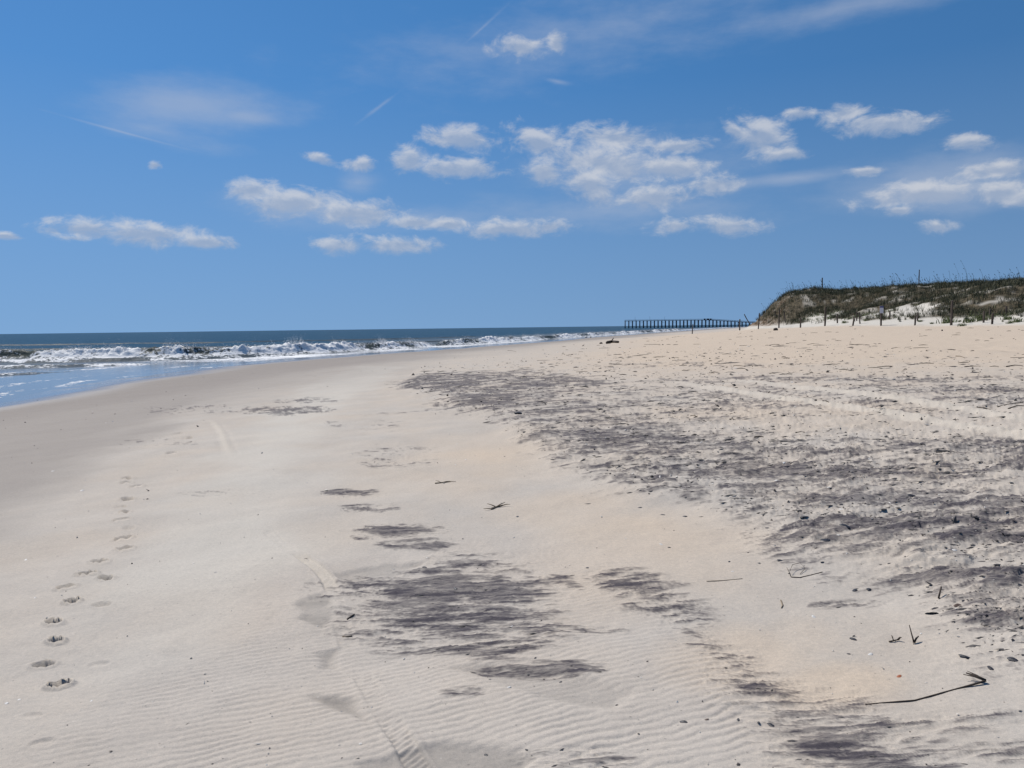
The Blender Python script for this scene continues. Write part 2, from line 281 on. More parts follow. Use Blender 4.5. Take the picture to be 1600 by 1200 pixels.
def far_end(y): return sstep(86, 100, y)
def surface(x, y):
    """height and surface attributes of the beach at world points"""
    x = np.asarray(x, float).ravel(); y = np.asarray(y, float).ravel()
    z = base(x, y); r = np.hypot(x, y); n = len(x)
    dh, w, rel = dune(x, y)
    near = 1 / (1 + (r / 30) ** 2)
    sand = 1 - sstep(2, 8, w)
    wet = 1 - sstep(0.03, 0.26, z + 0.13 * fbm(x * .12, y * .07, 4, 21))
    damp = 1 - sstep(0.40, 1.22, z + 0.22 * fbm(x * .12, y * .06, 4, 22))
    q = (r < 70) & (x < 0) & (y > 1); dd = sdf_poly(x[q], y[q], DAMP) + 1.2 * fbm(x[q] * .35, y[q] * .2, 4, 23); damp[q] = np.maximum(damp[q], .80 * sstep(.9, -1.2, dd))
    z = z + 0.03 * fbm(x * .30, y * .18, 3, 8) * sstep(-.5, 0, z) * sstep(.5, .1, z)
    z = z + 0.035 * fbm(x * .55, y * .55, 3, 1) * sand * (1 - wet) + 0.006 * fbm(x * 4, y * 4, 3, 2) * near * (1 - damp)
    # shell pavement
    shell = np.zeros(n); sel = (r < 75) & (y > 0.3)
    sd = np.full(n, 9.0); sd[sel] = sdf_poly(x[sel], y[sel], SHELL)
    sd = sd + 0.25 * fbm(x * 1.3, y * 1.3, 3, 31) * np.clip(r / 8, .4, 2)
    shell = sstep(0.12, -0.35, sd)
    z += 0.07 * sstep(0.3, -0.35, sd) * sstep(60, 30, r)
    # wind direction: streaks run across the view, tilted a little
    ca, sa = math.cos(-.03), math.sin(-.03)
    ws, wt = x * ca + y * sa, -x * sa + y * ca
    wt2 = wt + 0.10 * fbm(x * .8, y * .8, 2, 33)
    sc = np.clip((r / 9) ** 0.5, .7, 2.2)
    st = fbm(ws * 2.4 / sc, wt2 * 13 / sc, 5, 35, .62)                       # streaks
    st2 = fbm(ws * 7.0 / sc, wt2 * 34 / sc, 3, 37, .65)
    # black sand
    dark = np.zeros(n)
    for P, k in DARK:
        lo = P.min(0); hi = P.max(0); dep = hi[1] - lo[1]; m = dep * .5 + .3
        q = (x > lo[0] - m - .5) & (x < hi[0] + m + .5) & (y > lo[1] - m) & (y < hi[1] + m)
        if not q.any(): continue
        s = min(max(dep * .22, .05), .55)
        d = sdf_poly(x[q], y[q], P) + min(dep * .12, .5) * fbm(x[q] * .9, y[q] * 1.4, 4, 38, .6)
        dark[q] = np.maximum(dark[q], k * sstep(s * 1.5, -s * 1.5, d))
    patchy = fbm(ws * .45, wt2 * 1.6, 3, 39)
    field = dark * .98 + (st * 1.0 + st2 * .6 + patchy * .7) * (0.35 + 0.65 * sstep(0, .4, dark)) + 0.04 * shell
    blk = .92 * sstep(0.02, 1.12, field) * np.clip(dark * 3 + shell * .7, 0, 1)
    # carved little terraces and pedestals
    ter = shell * sstep(34, 14, r)
    lip = sstep(0.02, 0.12, st + .1 * patchy)
    ped = fbm(ws * 6 / sc, wt2 * 20 / sc, 3, 41, .55)
    pd = sstep(0.22, 0.34, ped)
    amp = np.clip(r / 7, .7, 1.25) * sstep(28, 12, r)
    z += ter * amp * (0.007 * lip + 0.009 * pd) + 0.006 * amp * sstep(.3, .36, ped) * near * sstep(.1, .4, dark) * (1 - shell)
    z += 0.010 * sstep(.05, .4, dark) * (st - .1) * near
    z += shell * sstep(20, 9, r) * (.030 * fbm(x * 1.6, y * 3.2, 4, 34, .55) + .016 * sstep(.1, .2, fbm(ws * 2.6, wt2 * 6, 3, 36)))
    # grey bare patches
    grey = np.zeros(n)
    for P, k in GREY:
        lo = P.min(0) - .4; hi = P.max(0) + .4
        q = (x > lo[0]) & (x < hi[0]) & (y > lo[1]) & (y < hi[1])
        d = sdf_poly(x[q], y[q], P) + .03 * fbm(x[q] * 5, y[q] * 5, 3, 43)
        grey[q] = np.maximum(grey[q], k * sstep(0.02, -0.05, d) * (0.75 + .5 * fbm(x[q] * 3, y[q] * 5, 2, 44)))
        z[q] -= 0.018 * sstep(0.03, -0.05, d)
    warm = 0.12 + 0.25 * fbm(x * .35, y * .35, 3, 45)
    for P, k in WARM:
        lo = P.min(0); hi = P.max(0); m = (hi[1] - lo[1]) * .6 + .3
        q = (x > lo[0] - m) & (x < hi[0] + m) & (y > lo[1] - m) & (y < hi[1] + m)
        s = (hi[1] - lo[1]) * .3
        d = sdf_poly(x[q], y[q], P); warm[q] = np.maximum(warm[q], k * sstep(s, -s, d) + .3 * fbm(x[q] * .9, y[q] * .9, 3, 46))
    warm = np.clip(warm + 0.7 * sstep(12, 30, r) * sstep(1.3, 1.9, z), 0, 1) * (1 - damp)
    # wind ripples
    rip = np.zeros(n); q = (r < 16) & (y > .5)
    d = sdf_poly(x[q], y[q], RIP); mk = sstep(0.35, -0.5, d + .5 * fbm(x[q] * .9, y[q] * .9, 3, 47)) * (1 - np.clip(blk[q] * 1.4 + grey[q] * 2, 0, 1)) * sstep(15, 6, r[q])
    a = math.radians(21); qq = -x[q] * math.sin(a) + y[q] * math.cos(a) + .035 * fbm(x[q] * 2.0, y[q] * 2.0, 3, 48) + .018 * fbm(x[q] * 7, y[q] * 7, 2, 49)
    ph = 2 * np.pi * qq / .047
    wv = (np.sin(ph) + .35 * np.sin(2 * ph + .9)) * (.75 + .8 * fbm(x[q] * 3, y[q] * 3, 2, 50))
    z[q] += .0023 * wv * mk; rip[q] = mk * np.clip(.5 + .5 * wv, 0, 1)
    # footprints
    for fx, fy, k, sx, rot in FOOT:
        q = (np.abs(x - fx) < .4) & (np.abs(y - fy) < .5)
        if not q.any(): continue
        g = 1 + .11 * (fy - 2.2)
        dx, dy = (x[q] - fx), (y[q] - fy); c, s = math.cos(rot), math.sin(rot); dx, dy = dx * c + dy * s, -dx * s + dy * c
        e = np.sqrt((dx / (.048 * sx * g)) ** 2 + (dy / (.030 * g)) ** 2) + .5 * fbm(x[q] * 6, y[q] * 6, 2, 51)
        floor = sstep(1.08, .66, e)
        print_shade = floor * sstep(-.03, .02, dy) * min(1, k); grey[q] = np.maximum(grey[q], np.clip(1.2 * print_shade * (k > .35), 0, 1))  # shade of the print's far wall, painted as a darker sand tone
        z[q] += k * (-.056 * g * floor * (.2 + .8 * sstep(-.03, .03, dy)) + .018 * np.exp(-((e - 1.2) / .22) ** 2))
    # tyre track of a bicycle, and a faint loop
    q = (r < 9) & (y > 1.5); d, arc, side = path_dist(x[q], y[q], TYRE)
    tot = float(np.hypot(*np.diff(TYRE, axis=0).T).sum()); f = arc / tot
    vis = np.clip(.75 * sstep(.16, .06, f) + .35 * sstep(.1, .2, f) * sstep(.62, .55, f) * sstep(-.25, .1, fbm(arc * 3, arc * 0, 2, 53)) + 1.0 * sstep(.55, .6, f) * sstep(.82, .76, f) + .35 * sstep(.8, .85, f), 0, 1)
    tread = np.sin(2 * np.pi * (arc / .034 + np.sign(side) * d / .06))
    z[q] += vis * (-.010 * sstep(.05, .04, d) + .006 * np.exp(-((d - .058) / .012) ** 2) + .0035 * tread * sstep(.045, .035, d))
    rip[q] = rip[q] * (1 - vis * sstep(.06, .05, d))
    ty_q, ty_l = q, .75 * sstep(.55, .6, f) * sstep(.82, .76, f) * sstep(.05, .035, d)
    q = (r < 18) & (x < 0) & (y > 5); d, arc, side = path_dist(x[q], y[q], LOOP)
    lf = sstep(0, 1.2, arc) * sstep(float(np.hypot(*np.diff(LOOP, axis=0).T).sum()), float(np.hypot(*np.diff(LOOP, axis=0).T).sum()) - 2, arc)
    z[q] += lf * (.012 * np.exp(-(d / .04) ** 2) - .008 * np.exp(-((d - .1) / .04) ** 2))
    light = np.zeros(n); light[q] = .7 * lf * sstep(.085, .03, d)
    light[ty_q] = np.maximum(light[ty_q], ty_l); grey[ty_q] *= 1 - ty_l; blk[ty_q] *= 1 - ty_l
    # vehicle tracks: pushed-up pale ridges beside a furrow
    for P in VEH:
        q = (r < 45) & (y > 3) & (x > 0); d, arc, side = path_dist(x[q], y[q], P); sdn = d * side + .09 * fbm(x[q] * 1.5, y[q] * 1.5, 3, 55)
        fade = sstep(0, 4, arc)
        z[q] += fade * (.05 * np.exp(-(sdn / .13) ** 2) - .04 * np.exp(-((sdn - .28) / .12) ** 2) + .008 * fbm(x[q] * 3, y[q] * 5, 2, 56) * sstep(.5, .2, d))
        t = sstep(.28, .14, d + .12 * fbm(x[q] * 3, y[q] * 3, 2, 57)) * fade
        blk[q] *= 1 - t; light[q] = np.maximum(light[q], .85 * t)
    # scuffed, debris-strewn upper beach
    upb = sstep(10, 22, r) * sstep(1.3, 1.9, z) * sand
    z += upb * (.014 * sstep(.12, .3, fbm(x * .8, y * 1.6, 4, 58)) + .008 * fbm(x * 1.2, y * 2.5, 3, 59))
    # dune: pale blown sand below, plant litter above
    blow = np.exp(-(((x - 36.8) / 3.2) ** 2 + ((y - 71) / 7) ** 2))
    vfield = rel + .25 * far_end(y) + .34 * fbm(x * .25, y * .12, 5, 61, .6) - .40 * blow - .13
    veg = sstep(-.02, .12, vfield) * sstep(1.0, 3.2, w) * (1 - .6 * sstep(.12, .34, fbm(x * .5, y * .3, 3, 64)))
    white = sstep(-1.2, 1.0, w + .4 * fbm(x * .3, y * .3, 2, 62))
    q = (r < 60) & (y > 2) & (x < 2); white[q] = np.maximum(white[q], .55 * sstep(.5, -.7, sdf_poly(x[q], y[q], PALE) + .8 * fbm(x[q] * .6, y[q] * .5, 4, 65)) * (1 - grey[q]))
    scarp = sstep(88, 98, y) * sstep(.8, 1.6, w) * sstep(6.6, 4.8, w)
    z += scarp * .35 * fbm(x * 1.2, y * 1.2, 3, 63)
    return dict(z=z, dark=np.clip(blk, 0, 1), warm=warm, damp=damp, wet=wet, white=white, veg=veg, shell=shell, rip=rip, grey=grey, light=light, scarp=scarp, w=w, rel=rel, vfield=vfield)
def ground(x, y): return float(surface([x], [y])['z'][0])

# ------------------------------------------------------------------ materials
def new_mat(name):
    m = bpy.data.materials.new(name); m.use_nodes = True
    return m, m.node_tree.nodes, m.node_tree.links, m.node_tree.nodes['Principled BSDF']
def mix_node(N, L, fac, a, b, blend='MIX'):
    n = N.new('ShaderNodeMix'); n.data_type = 'RGBA'; n.blend_type = blend
    for i, v in ((0, fac), (6, a), (7, b)):
        if isinstance(v, (int, float)): n.inputs[i].default_value = v
        elif isinstance(v, tuple): n.inputs[i].default_value = (*v, 1)
        else: L.new(v, n.inputs[i])
    return n.outputs[2]
def noise_node(N, L, vec, scale, detail=3, rough=.5):
    n = N.new('ShaderNodeTexNoise'); n.inputs['Scale'].default_value = scale; n.inputs['Detail'].default_value = detail; n.inputs['Roughness'].default_value = rough
    if vec is not None: L.new(vec, n.inputs['Vector'])
    return n.outputs[0]
def range_node(N, L, v, a, b, c=0.0, d=1.0):
    n = N.new('ShaderNodeMapRange'); L.new(v, n.inputs[0])
    for i, q in enumerate((a, b, c, d)): n.inputs[i + 1].default_value = q
    return n.outputs[0]
def math_node(N, L, op, a, b=None, clamp=False):
    n = N.new('ShaderNodeMath'); n.operation = op; n.use_clamp = clamp
    for i, v in enumerate((a, b)):
        if v is None: continue
        if isinstance(v, (int, float)): n.inputs[i].default_value = v
        else: L.new(v, n.inputs[i])
    return n.outputs[0]
def simple_mat(name, col, rough=.8, var=.35, scale=20, bump=.0, stretch=None, col2=None):
    m, N, L, B = new_mat(name)
    t = N.new('ShaderNodeTexCoord'); v = t.outputs['Object']
    if stretch:
        mp = N.new('ShaderNodeMapping'); mp.inputs['Scale'].default_value = stretch; L.new(v, mp.inputs[0]); v = mp.outputs[0]
    nz = noise_node(N, L, v, scale, 4, .6)
    c2 = col2 or tuple(c * (1 - var) for c in col)
    L.new(mix_node(N, L, range_node(N, L, nz, .35, .65), col, c2), B.inputs['Base Color'])
    B.inputs['Roughness'].default_value = rough
    if bump:
        bp = N.new('ShaderNodeBump'); bp.inputs['Strength'].default_value = bump; bp.inputs['Distance'].default_value = .01; L.new(nz, bp.inputs['Height']); L.new(bp.outputs[0], B.inputs['Normal'])
    return m

def sand_material():
    m, N, L, B = new_mat('sand')
    geo = N.new('ShaderNodeNewGeometry'); pos = geo.outputs['Position']
    def attr(nm):
        a = N.new('ShaderNodeAttribute'); a.attribute_name = nm
        s = N.new('ShaderNodeSeparateColor'); L.new(a.outputs['Color'], s.inputs[0]); return s.outputs[0], s.outputs[1], s.outputs[2], a.outputs['Alpha']
    dark, warm, damp, wet = attr('mineral'); white, veg, rip, grey = attr('cover'); light, shell, scarp, _ = attr('relief')
    grain = noise_node(N, L, pos, 330, 2, .7); mid = noise_node(N, L, pos, 45, 4, .65); big = noise_node(N, L, pos, 1.6, 5, .6)
    mp = N.new('ShaderNodeMapping'); mp.inputs['Scale'].default_value = (4, 22, 4); mp.inputs['Rotation'].default_value = (0, 0, .03); L.new(pos, mp.inputs[0])
    streak = noise_node(N, L, mp.outputs[0], 1.0, 6, .65)
    mpf = N.new('ShaderNodeMapping'); mpf.inputs['Scale'].default_value = (16, 85, 16); mpf.inputs['Rotation'].default_value = (0, 0, .03); L.new(pos, mpf.inputs[0])
    fine = noise_node(N, L, mpf.outputs[0], 1.0, 4, .65)
    mpc = N.new('ShaderNodeMapping'); mpc.inputs['Scale'].default_value = (1.3, 7.5, 1.3); mpc.inputs['Rotation'].default_value = (0, 0, .03); L.new(pos, mpc.inputs[0])
    coarse = noise_node(N, L, mpc.outputs[0], 1.0, 7, .7)
    streak = math_node(N, L, 'ADD', math_node(N, L, 'ADD', math_node(N, L, 'MULTIPLY', streak, .38), math_node(N, L, 'MULTIPLY', fine, .27)), math_node(N, L, 'MULTIPLY', coarse, .35))
    crisp = range_node(N, L, streak, .36, .64)
    col = mix_node(N, L, range_node(N, L, big, .3, .7), (.425, .386, .338), (.490, .446, .390))
    wf = math_node(N, L, 'ADD', warm, math_node(N, L, 'MULTIPLY', math_node(N, L, 'SUBTRACT', mid, .5), .5), True)
    col = mix_node(N, L, wf, col, (.545, .445, .340))
    rf = math_node(N, L, 'MULTIPLY', rip, .45); col = mix_node(N, L, rf, col, (.50, .44, .38))
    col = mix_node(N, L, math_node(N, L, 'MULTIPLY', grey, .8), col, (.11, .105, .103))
    col = mix_node(N, L, white, col, (.56, .52, .45))
    col = mix_node(N, L, light, col, (.54, .48, .40))
    col = mix_node(N, L, math_node(N, L, 'MULTIPLY', damp, .85), col, (.27, .235, .205))
    # shell grit: tiny pale and dark specks
    vor = N.new('ShaderNodeTexVoronoi'); vor.inputs['Scale'].default_value = 28; L.new(pos, vor.inputs['Vector'])
    sp = range_node(N, L, vor.outputs['Distance'], .16, .10); cs = N.new('ShaderNodeSeparateColor'); L.new(vor.outputs['Color'], cs.inputs[0])
    pick = range_node(N, L, cs.outputs[0], .80, .84)
    spf = math_node(N, L, 'MULTIPLY', sp, pick); spf = math_node(N, L, 'MULTIPLY', spf, math_node(N, L, 'MULTIPLY_ADD', shell, .8))
    tint = mix_node(N, L, range_node(N, L, cs.outputs[1], .55, .6), (.09, .08, .075), (.62, .57, .5))
    col = mix_node(N, L, math_node(N, L, 'MULTIPLY', spf, .8, True), col, tint)
    df = math_node(N, L, 'ADD', dark, math_node(N, L, 'MULTIPLY', math_node(N, L, 'SUBTRACT', crisp, .5), 1.15))
    df = math_node(N, L, 'ADD', df, math_node(N, L, 'MULTIPLY', math_node(N, L, 'SUBTRACT', grain, .5), .5))
    df = math_node(N, L, 'MULTIPLY', range_node(N, L, df, .14, 1.10), range_node(N, L, dark, .02, .30))
    df = math_node(N, L, 'MULTIPLY', df, .93)
    col = mix_node(N, L, df, col, (.042, .037, .050))
    col = mix_node(N, L, math_node(N, L, 'MULTIPLY', scarp, range_node(N, L, noise_node(N, L, pos, 1.3, 4, .6), .30, .52)), col, (.155, .098, .060))
    lit = mix_node(N, L, range_node(N, L, noise_node(N, L, pos, 2.5, 5, .65), .38, .6), (.034, .029, .018), (.110, .088, .054))
    col = mix_node(N, L, veg, col, lit)
    col = mix_node(N, L, math_node(N, L, 'MULTIPLY', wet, .6), col, (.15, .125, .105))
    g = range_node(N, L, grain, .25, .75, .78, 1.2); g2 = range_node(N, L, mid, .3, .7, .92, 1.07)
    gm = math_node(N, L, 'MULTIPLY', g, g2)
    cg = N.new('ShaderNodeCombineColor'); [L.new(gm, cg.inputs[i]) for i in range(3)]
    col = mix_node(N, L, 1.0, col, cg.outputs[0], 'MULTIPLY')
    L.new(col, B.inputs['Base Color'])
    L.new(range_node(N, L, wet, 0, 1, .92, .12), B.inputs['Roughness'])
    L.new(range_node(N, L, wet, 0, 1, .12, .5), B.inputs['Specular IOR Level'])
    hb = math_node(N, L, 'ADD', math_node(N, L, 'MULTIPLY', grain, .35), mid)
    hb = math_node(N, L, 'ADD', hb, math_node(N, L, 'MULTIPLY', streak, 1.2))
    bp = N.new('ShaderNodeBump'); bp.inputs['Distance'].default_value = .006; L.new(hb, bp.inputs['Height'])
    L.new(range_node(N, L, wet, 0, 1, .55, .02), bp.inputs['Strength']); L.new(bp.outputs[0], B.inputs['Normal'])
    return m

# ------------------------------------------------------------------ mesh helpers
def mesh_np(name, V, Fq, smooth=True):
    """quads or triangles from numpy arrays"""
    me = bpy.data.meshes.new(name); V = np.asarray(V, np.float32); Fq = np.asarray(Fq, np.int32); k = Fq.shape[1]
    me.vertices.add(len(V)); me.vertices.foreach_set('co', V.ravel())
    me.loops.add(Fq.size); me.loops.foreach_set('vertex_index', Fq.ravel())
    me.polygons.add(len(Fq)); me.polygons.foreach_set('loop_start', np.arange(0, Fq.size, k, dtype=np.int32))
    me.update(calc_edges=True)
    me.polygons.foreach_set('use_smooth', np.full(len(Fq), smooth)); me.update()
    return me
def color_attr(me, name, cols):
    a = me.attributes.new(name, 'FLOAT_COLOR', 'POINT'); a.data.foreach_set('color', np.ascontiguousarray(cols, np.float32).ravel())
def link(name, me, mat=None, parent=None):
    o = bpy.data.objects.new(name, me); C.objects.link(o)
    if mat and not me.materials: me.materials.append(mat)
    if parent: o.parent = parent
    return o
def tag(o, label, cat, group=None):
    o['label'] = label; o['category'] = cat
    if group: o['group'] = group
    return o
def grid_faces(nr, nc, wrap=False):
    i = np.arange(nr - 1)[:, None]; j = np.arange(nc if wrap else nc - 1)[None, :]; j2 = (j + 1) % nc
    return np.stack([i * nc + j, i * nc + j2, (i + 1) * nc + j2, (i + 1) * nc + j], -1).reshape(-1, 4)

# ------------------------------------------------------------------ the beach: one sheet, finer where it lies close
ang = np.concatenate([np.linspace(-180, -39, 60, endpoint=False), np.linspace(-39, 39, 850, endpoint=False), np.linspace(39, 180, 60, endpoint=False)])
ang = np.radians(ang)
inv = 1 / np.linspace(1 / 1.6, 1 / 26, 700)
rad = np.concatenate([[.02, .3, .6, .9, 1.2, 1.4], inv, np.geomspace(26, 70, 110)[1:], np.geomspace(70, 160, 80)[1:], np.geomspace(160, 600, 36)[1:], [900, 1500, 3000, 8000, 30000]])
RR, AA = np.meshgrid(rad, ang, indexing='ij')
GX = (RR * np.sin(AA)).ravel(); GY = (RR * np.cos(AA)).ravel()
S = surface(GX, GY)
V = np.c_[GX, GY, S['z']]
fq = grid_faces(len(rad), len(ang), True)[:, ::-1]
me = mesh_np('beach', V, fq)
color_attr(me, 'mineral', np.c_[S['dark'], S['warm'], S['damp'], S['wet']])
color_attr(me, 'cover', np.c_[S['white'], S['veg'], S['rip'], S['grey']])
color_attr(me, 'relief', np.c_[S['light'], S['shell'], S['scarp'], S['scarp']])
beach = link('sand_beach', me, sand_material()); beach['kind'] = 'structure'


# ------------------------------------------------------------------ the sea
def water_material():
    m, N, L, B = new_mat('sea_water')
    geo = N.new('ShaderNodeNewGeometry'); pos = geo.outputs['Position']
    a = N.new('ShaderNodeAttribute'); a.attribute_name = 'water'
    s = N.new('ShaderNodeSeparateColor'); L.new(a.outputs['Color'], s.inputs[0]); foam, shallow, face = s.outputs[0], s.outputs[1], s.outputs[2]
    mp = N.new('ShaderNodeMapping'); mp.inputs['Scale'].default_value = (.6, 1.0, 1.0); L.new(pos, mp.inputs[0])
    n1 = noise_node(N, L, mp.outputs[0], .55, 6, .6); n2 = noise_node(N, L, pos, 2.6, 5, .65); n3 = noise_node(N, L, mp.outputs[0], .03, 4, .6)
    deep = mix_node(N, L, range_node(N, L, n3, .35, .65), (.010, .042, .070), (.018, .054, .082))
    col = mix_node(N, L, shallow, deep, (.20, .19, .17))
    col = mix_node(N, L, face, col, (.080, .090, .070))
    th = math_node(N, L, 'ADD', foam, math_node(N, L, 'MULTIPLY', math_node(N, L, 'SUBTRACT', math_node(N, L, 'ADD', math_node(N, L, 'MULTIPLY', n1, .35), math_node(N, L, 'MULTIPLY', n2, .65)), .5), 3.2))
    ff = range_node(N, L, th, .38, .62)
    ff = math_node(N, L, 'MULTIPLY', ff, range_node(N, L, foam, .02, .12))
    col = mix_node(N, L, ff, col, (.80, .80, .79))
    L.new(col, B.inputs['Base Color'])
    calm = range_node(N, L, shallow, .55, 1.0)
    rough = math_node(N, L, 'MAXIMUM', range_node(N, L, calm, 0, 1, .30, .10), math_node(N, L, 'MULTIPLY', ff, .85)); L.new(rough, B.inputs['Roughness'])
    B.inputs['IOR'].default_value = 1.33
    L.new(range_node(N, L, calm, 0, 1, .03, .36), B.inputs['Specular IOR Level'])
    bp = N.new('ShaderNodeBump'); bp.inputs['Distance'].default_value = .35
    L.new(math_node(N, L, 'ADD', n1, math_node(N, L, 'MULTIPLY', n2, .25)), bp.inputs['Height']); L.new(range_node(N, L, calm, 0, 1, .9, .03), bp.inputs['Strength']); L.new(bp.outputs[0], B.inputs['Normal'])
    return m
water = water_material()
def shore_s(x, y): return (shore_x(y) - x) * .95          # metres seaward of the waterline
sang = np.radians(np.concatenate([np.linspace(-180, -50, 40, endpoint=False), np.linspace(-50, 40, 380, endpoint=False), np.linspace(40, 180, 40, endpoint=False)]))
srad = np.concatenate([[.5, 5, 10, 15], 1 / np.linspace(1 / 20, 1 / 260, 240), np.geomspace(260, 2500, 60)[1:], [4000, 8000, 16000, 40000, 90000]])
RR, AA = np.meshgrid(srad, sang, indexing='ij'); SX = (RR * np.sin(AA)).ravel(); SY = (RR * np.cos(AA)).ravel()
ss = shore_s(SX, SY); srr = np.hypot(SX, SY)
swell = .10 * np.sin(ss / 5.5 + 1.2 * fbm(SX * .02, SY * .02, 2, 71)) * sstep(25, 70, ss) * sstep(900, 300, srr) + .16 * fbm(SX * .12, SY * .12, 3, 72) * sstep(12, 40, ss) * sstep(900, 300, srr)
lace = fbm(SX * .10, SY * .10, 3, 73)
band = lambda c, wd: np.exp(-((ss + 2.2 * lace - c) / wd) ** 2)
sw_f = .34 * band(1.3, .45) + .3 * band(4.5, .5) + .5 * band(9.0, .7) + .62 * band(13, .8) + .45 * band(18, 1.0) + .5 * band(25, 1.3) + .36 * band(31, 1.6)
sw_f = sw_f * sstep(75, 70, SY) + sstep(70, 80, SY) * (.46 * sstep(1.5, 4, ss) * sstep(22, 10, ss))
sw_f *= 1.15 + 1.2 * fbm(SX * .06, SY * .06, 3, 74)
me = mesh_np('sea', np.c_[SX, SY, swell], grid_faces(len(srad), len(sang), True)[:, ::-1])
color_attr(me, 'water', np.c_[np.clip(sw_f, 0, 1), 1 - .45 * sstep(8, 26, ss + 3 * lace) - .55 * sstep(26, 60, ss), 0 * ss, ss])
sea = link('sea', me, water); sea['kind'] = 'structure'

def resample(P, step):
    P = np.asarray(P, float); seg = np.r_[0, np.cumsum(np.hypot(*np.diff(P, axis=0).T))]
    # smooth the polyline a little so crests bend softly
    t = np.arange(0, seg[-1], step); X = np.interp(t, seg, P[:, 0]); Y = np.interp(t, seg, P[:, 1])
    k = int(6 / step) | 1; ker = np.hanning(k + 2)[1:-1]; ker /= ker.sum()
    pad = lambda a: np.convolve(np.r_[np.full(k // 2, a[0]), a, np.full(k // 2, a[-1])], ker, 'valid')
    return t, pad(X), pad(Y)
SPRAY = []
def wave(P, height, foam_fn, seed, step=.2, front=3.2, back=9.0, spray=0.0):
    """a swell or breaker swept along its crest line; + side of the line (right of travel) faces the shore"""
    t, X, Y = resample(P, step); n = len(t)
    tx, ty = np.gradient(X), np.gradient(Y); l = np.hypot(tx, ty); nx, ny = ty / l, -tx / l       # towards the shore
    wob = .8 * fbm(t * .06, t * 0 + seed, 3, seed); X = X + nx * wob; Y = Y + ny * wob
    env = sstep(0, 12, t) * sstep(t[-1], t[-1] - 18, t); H = height(t) * env * (1 + .35 * fbm(t * .13, t * 0 + 3.3, 3, seed + 1)); fo = np.clip(foam_fn(t), 0, 1)
    q = np.concatenate([np.linspace(-back, -1.2, 10, endpoint=False), np.linspace(-1.2, front, 36)])
    T, Q = np.meshgrid(t, q, indexing='ij'); Hh = H[:, None]; Fo = fo[:, None]
    steep = np.where(Q < 0, np.exp(-(np.abs(Q) / (back * .36)) ** 1.5), np.exp(-(Q / (.55 + .5 * Fo)) ** 2))
    Z = Hh * steep
    # tumbling white water in front of a broken crest
    white = Fo * sstep(-.9, -.2, Q) * sstep(front * .8, front * .3, Q + .9 * fbm(T * .5, Q * .5, 2, seed + 2))
    Z += white * Hh * (.42 * np.exp(-((Q - 1.0) / .9) ** 2) + .55 * (fbm(T * 1.0, Q * 1.2, 5, seed + 3, .62) + .25 * np.abs(fbm(T * .5, Q * .3, 2, seed + 8))) * np.exp(-((Q - .4) / 1.2) ** 2))
    Z += white * .16 * fbm(T * 2.2, Q * 2.4, 2, seed + 5)
    Z += .05 * fbm(T * .6, Q * .9, 3, seed + 4) * env[:, None] - .12 * (sstep(-back * .75, -back, Q) + sstep(front * .8, front, Q)) - .5 * (1 - env)[:, None]
    XX = X[:, None] + nx[:, None] * Q; YY = Y[:, None] + ny[:, None] * Q
    foam = np.clip(white * (1.0 + .5 * fbm(T * .5, Q * .7, 3, seed + 6)) + .26 * sstep(.6, 1.6, Q) * sstep(front, front * .7, Q) * sstep(.05, .4, H)[:, None], 0, 1)
    face = (1 - foam) * sstep(-.6, .1, Q) * sstep(1.6, .7, Q) * sstep(.42, .8, H)[:, None]
    me = mesh_np('breaking_wave', np.c_[XX.ravel(), YY.ravel(), Z.ravel()], grid_faces(n, len(q)))
    color_attr(me, 'water', np.c_[foam.ravel(), np.full(foam.size, .4), face.ravel(), foam.ravel()])
    o = link('breaking_wave', me, water); o['kind'] = 'structure'
    if spray:
        m = int(spray * t[-1]); i = rng.integers(0, n, m * 4); plume = np.clip(.3 + 1.3 * fbm(t * .22, t * 0 + 9.1, 3, seed + 7), 0, 1)
        keep = rng.random(m * 4) < (fo * plume)[i] ; i = i[keep][:m]
        hgt = rng.exponential(.22, len(i)) * (.5 + plume[i]) * H[i] * 1.2; qq = rng.normal(0, .35, len(i)) - .4 * hgt
        SPRAY.append(np.c_[X[i] + nx[i] * qq, Y[i] + ny[i] * qq, H[i] * .82 + hgt, rng.uniform(.012, .045, len(i)) * (1 - .3 * hgt)])
    return o
MAINW = [(-150, 104), (-110, 98), (-63, 94), (-45, 92.5), (-34, 95.5), (-26, 102), (-19, 117), (-12, 140)]
def main_foam(t):      # arc length: unbroken face first, then broken stretches with gaps
    k = [(0, 0), (84, 0), (88, .35), (92, .15), (95, .9), (104, 1), (107, .45), (110, .9), (113, .25), (117, .9), (124, 1), (131, 1), (139, .25), (144, .8), (150, .2), (156, .9), (170, 1), (400, 1)]
    k = np.array(k); return np.interp(t, k[:, 0], k[:, 1])
wave(MAINW, lambda t: np.interp(t, [0, 80, 100, 125, 140, 160, 400], [.85, .9, .98, 1.02, .9, .8, .7]), main_foam, 81, spray=150)
wave([(-15, 128), (-9, 146), (3, 176), (18, 222), (34, 268), (60, 340), (104, 470)], lambda t: np.interp(t, [0, 30, 100, 400], [.8, .85, .8, .8]), lambda t: .55 + 1.1 * fbm(t * .05, t * 0, 3, 90), 82, step=.3, spray=50)
wave([(-95, 88), (-60, 82), (-44, 80), (-34, 84), (-27, 91), (-21, 102)], lambda t: .32 + 0 * t, lambda t: .45 + .9 * fbm(t * .1, t * 0, 3, 91), 83, front=2.2, back=4)
wave([(-80, 72), (-56, 68), (-42, 68), (-33, 73), (-28, 82)], lambda t: .22 + 0 * t, lambda t: .5 + .9 * fbm(t * .1, t * 0, 3, 92), 84, front=2.4, back=4)
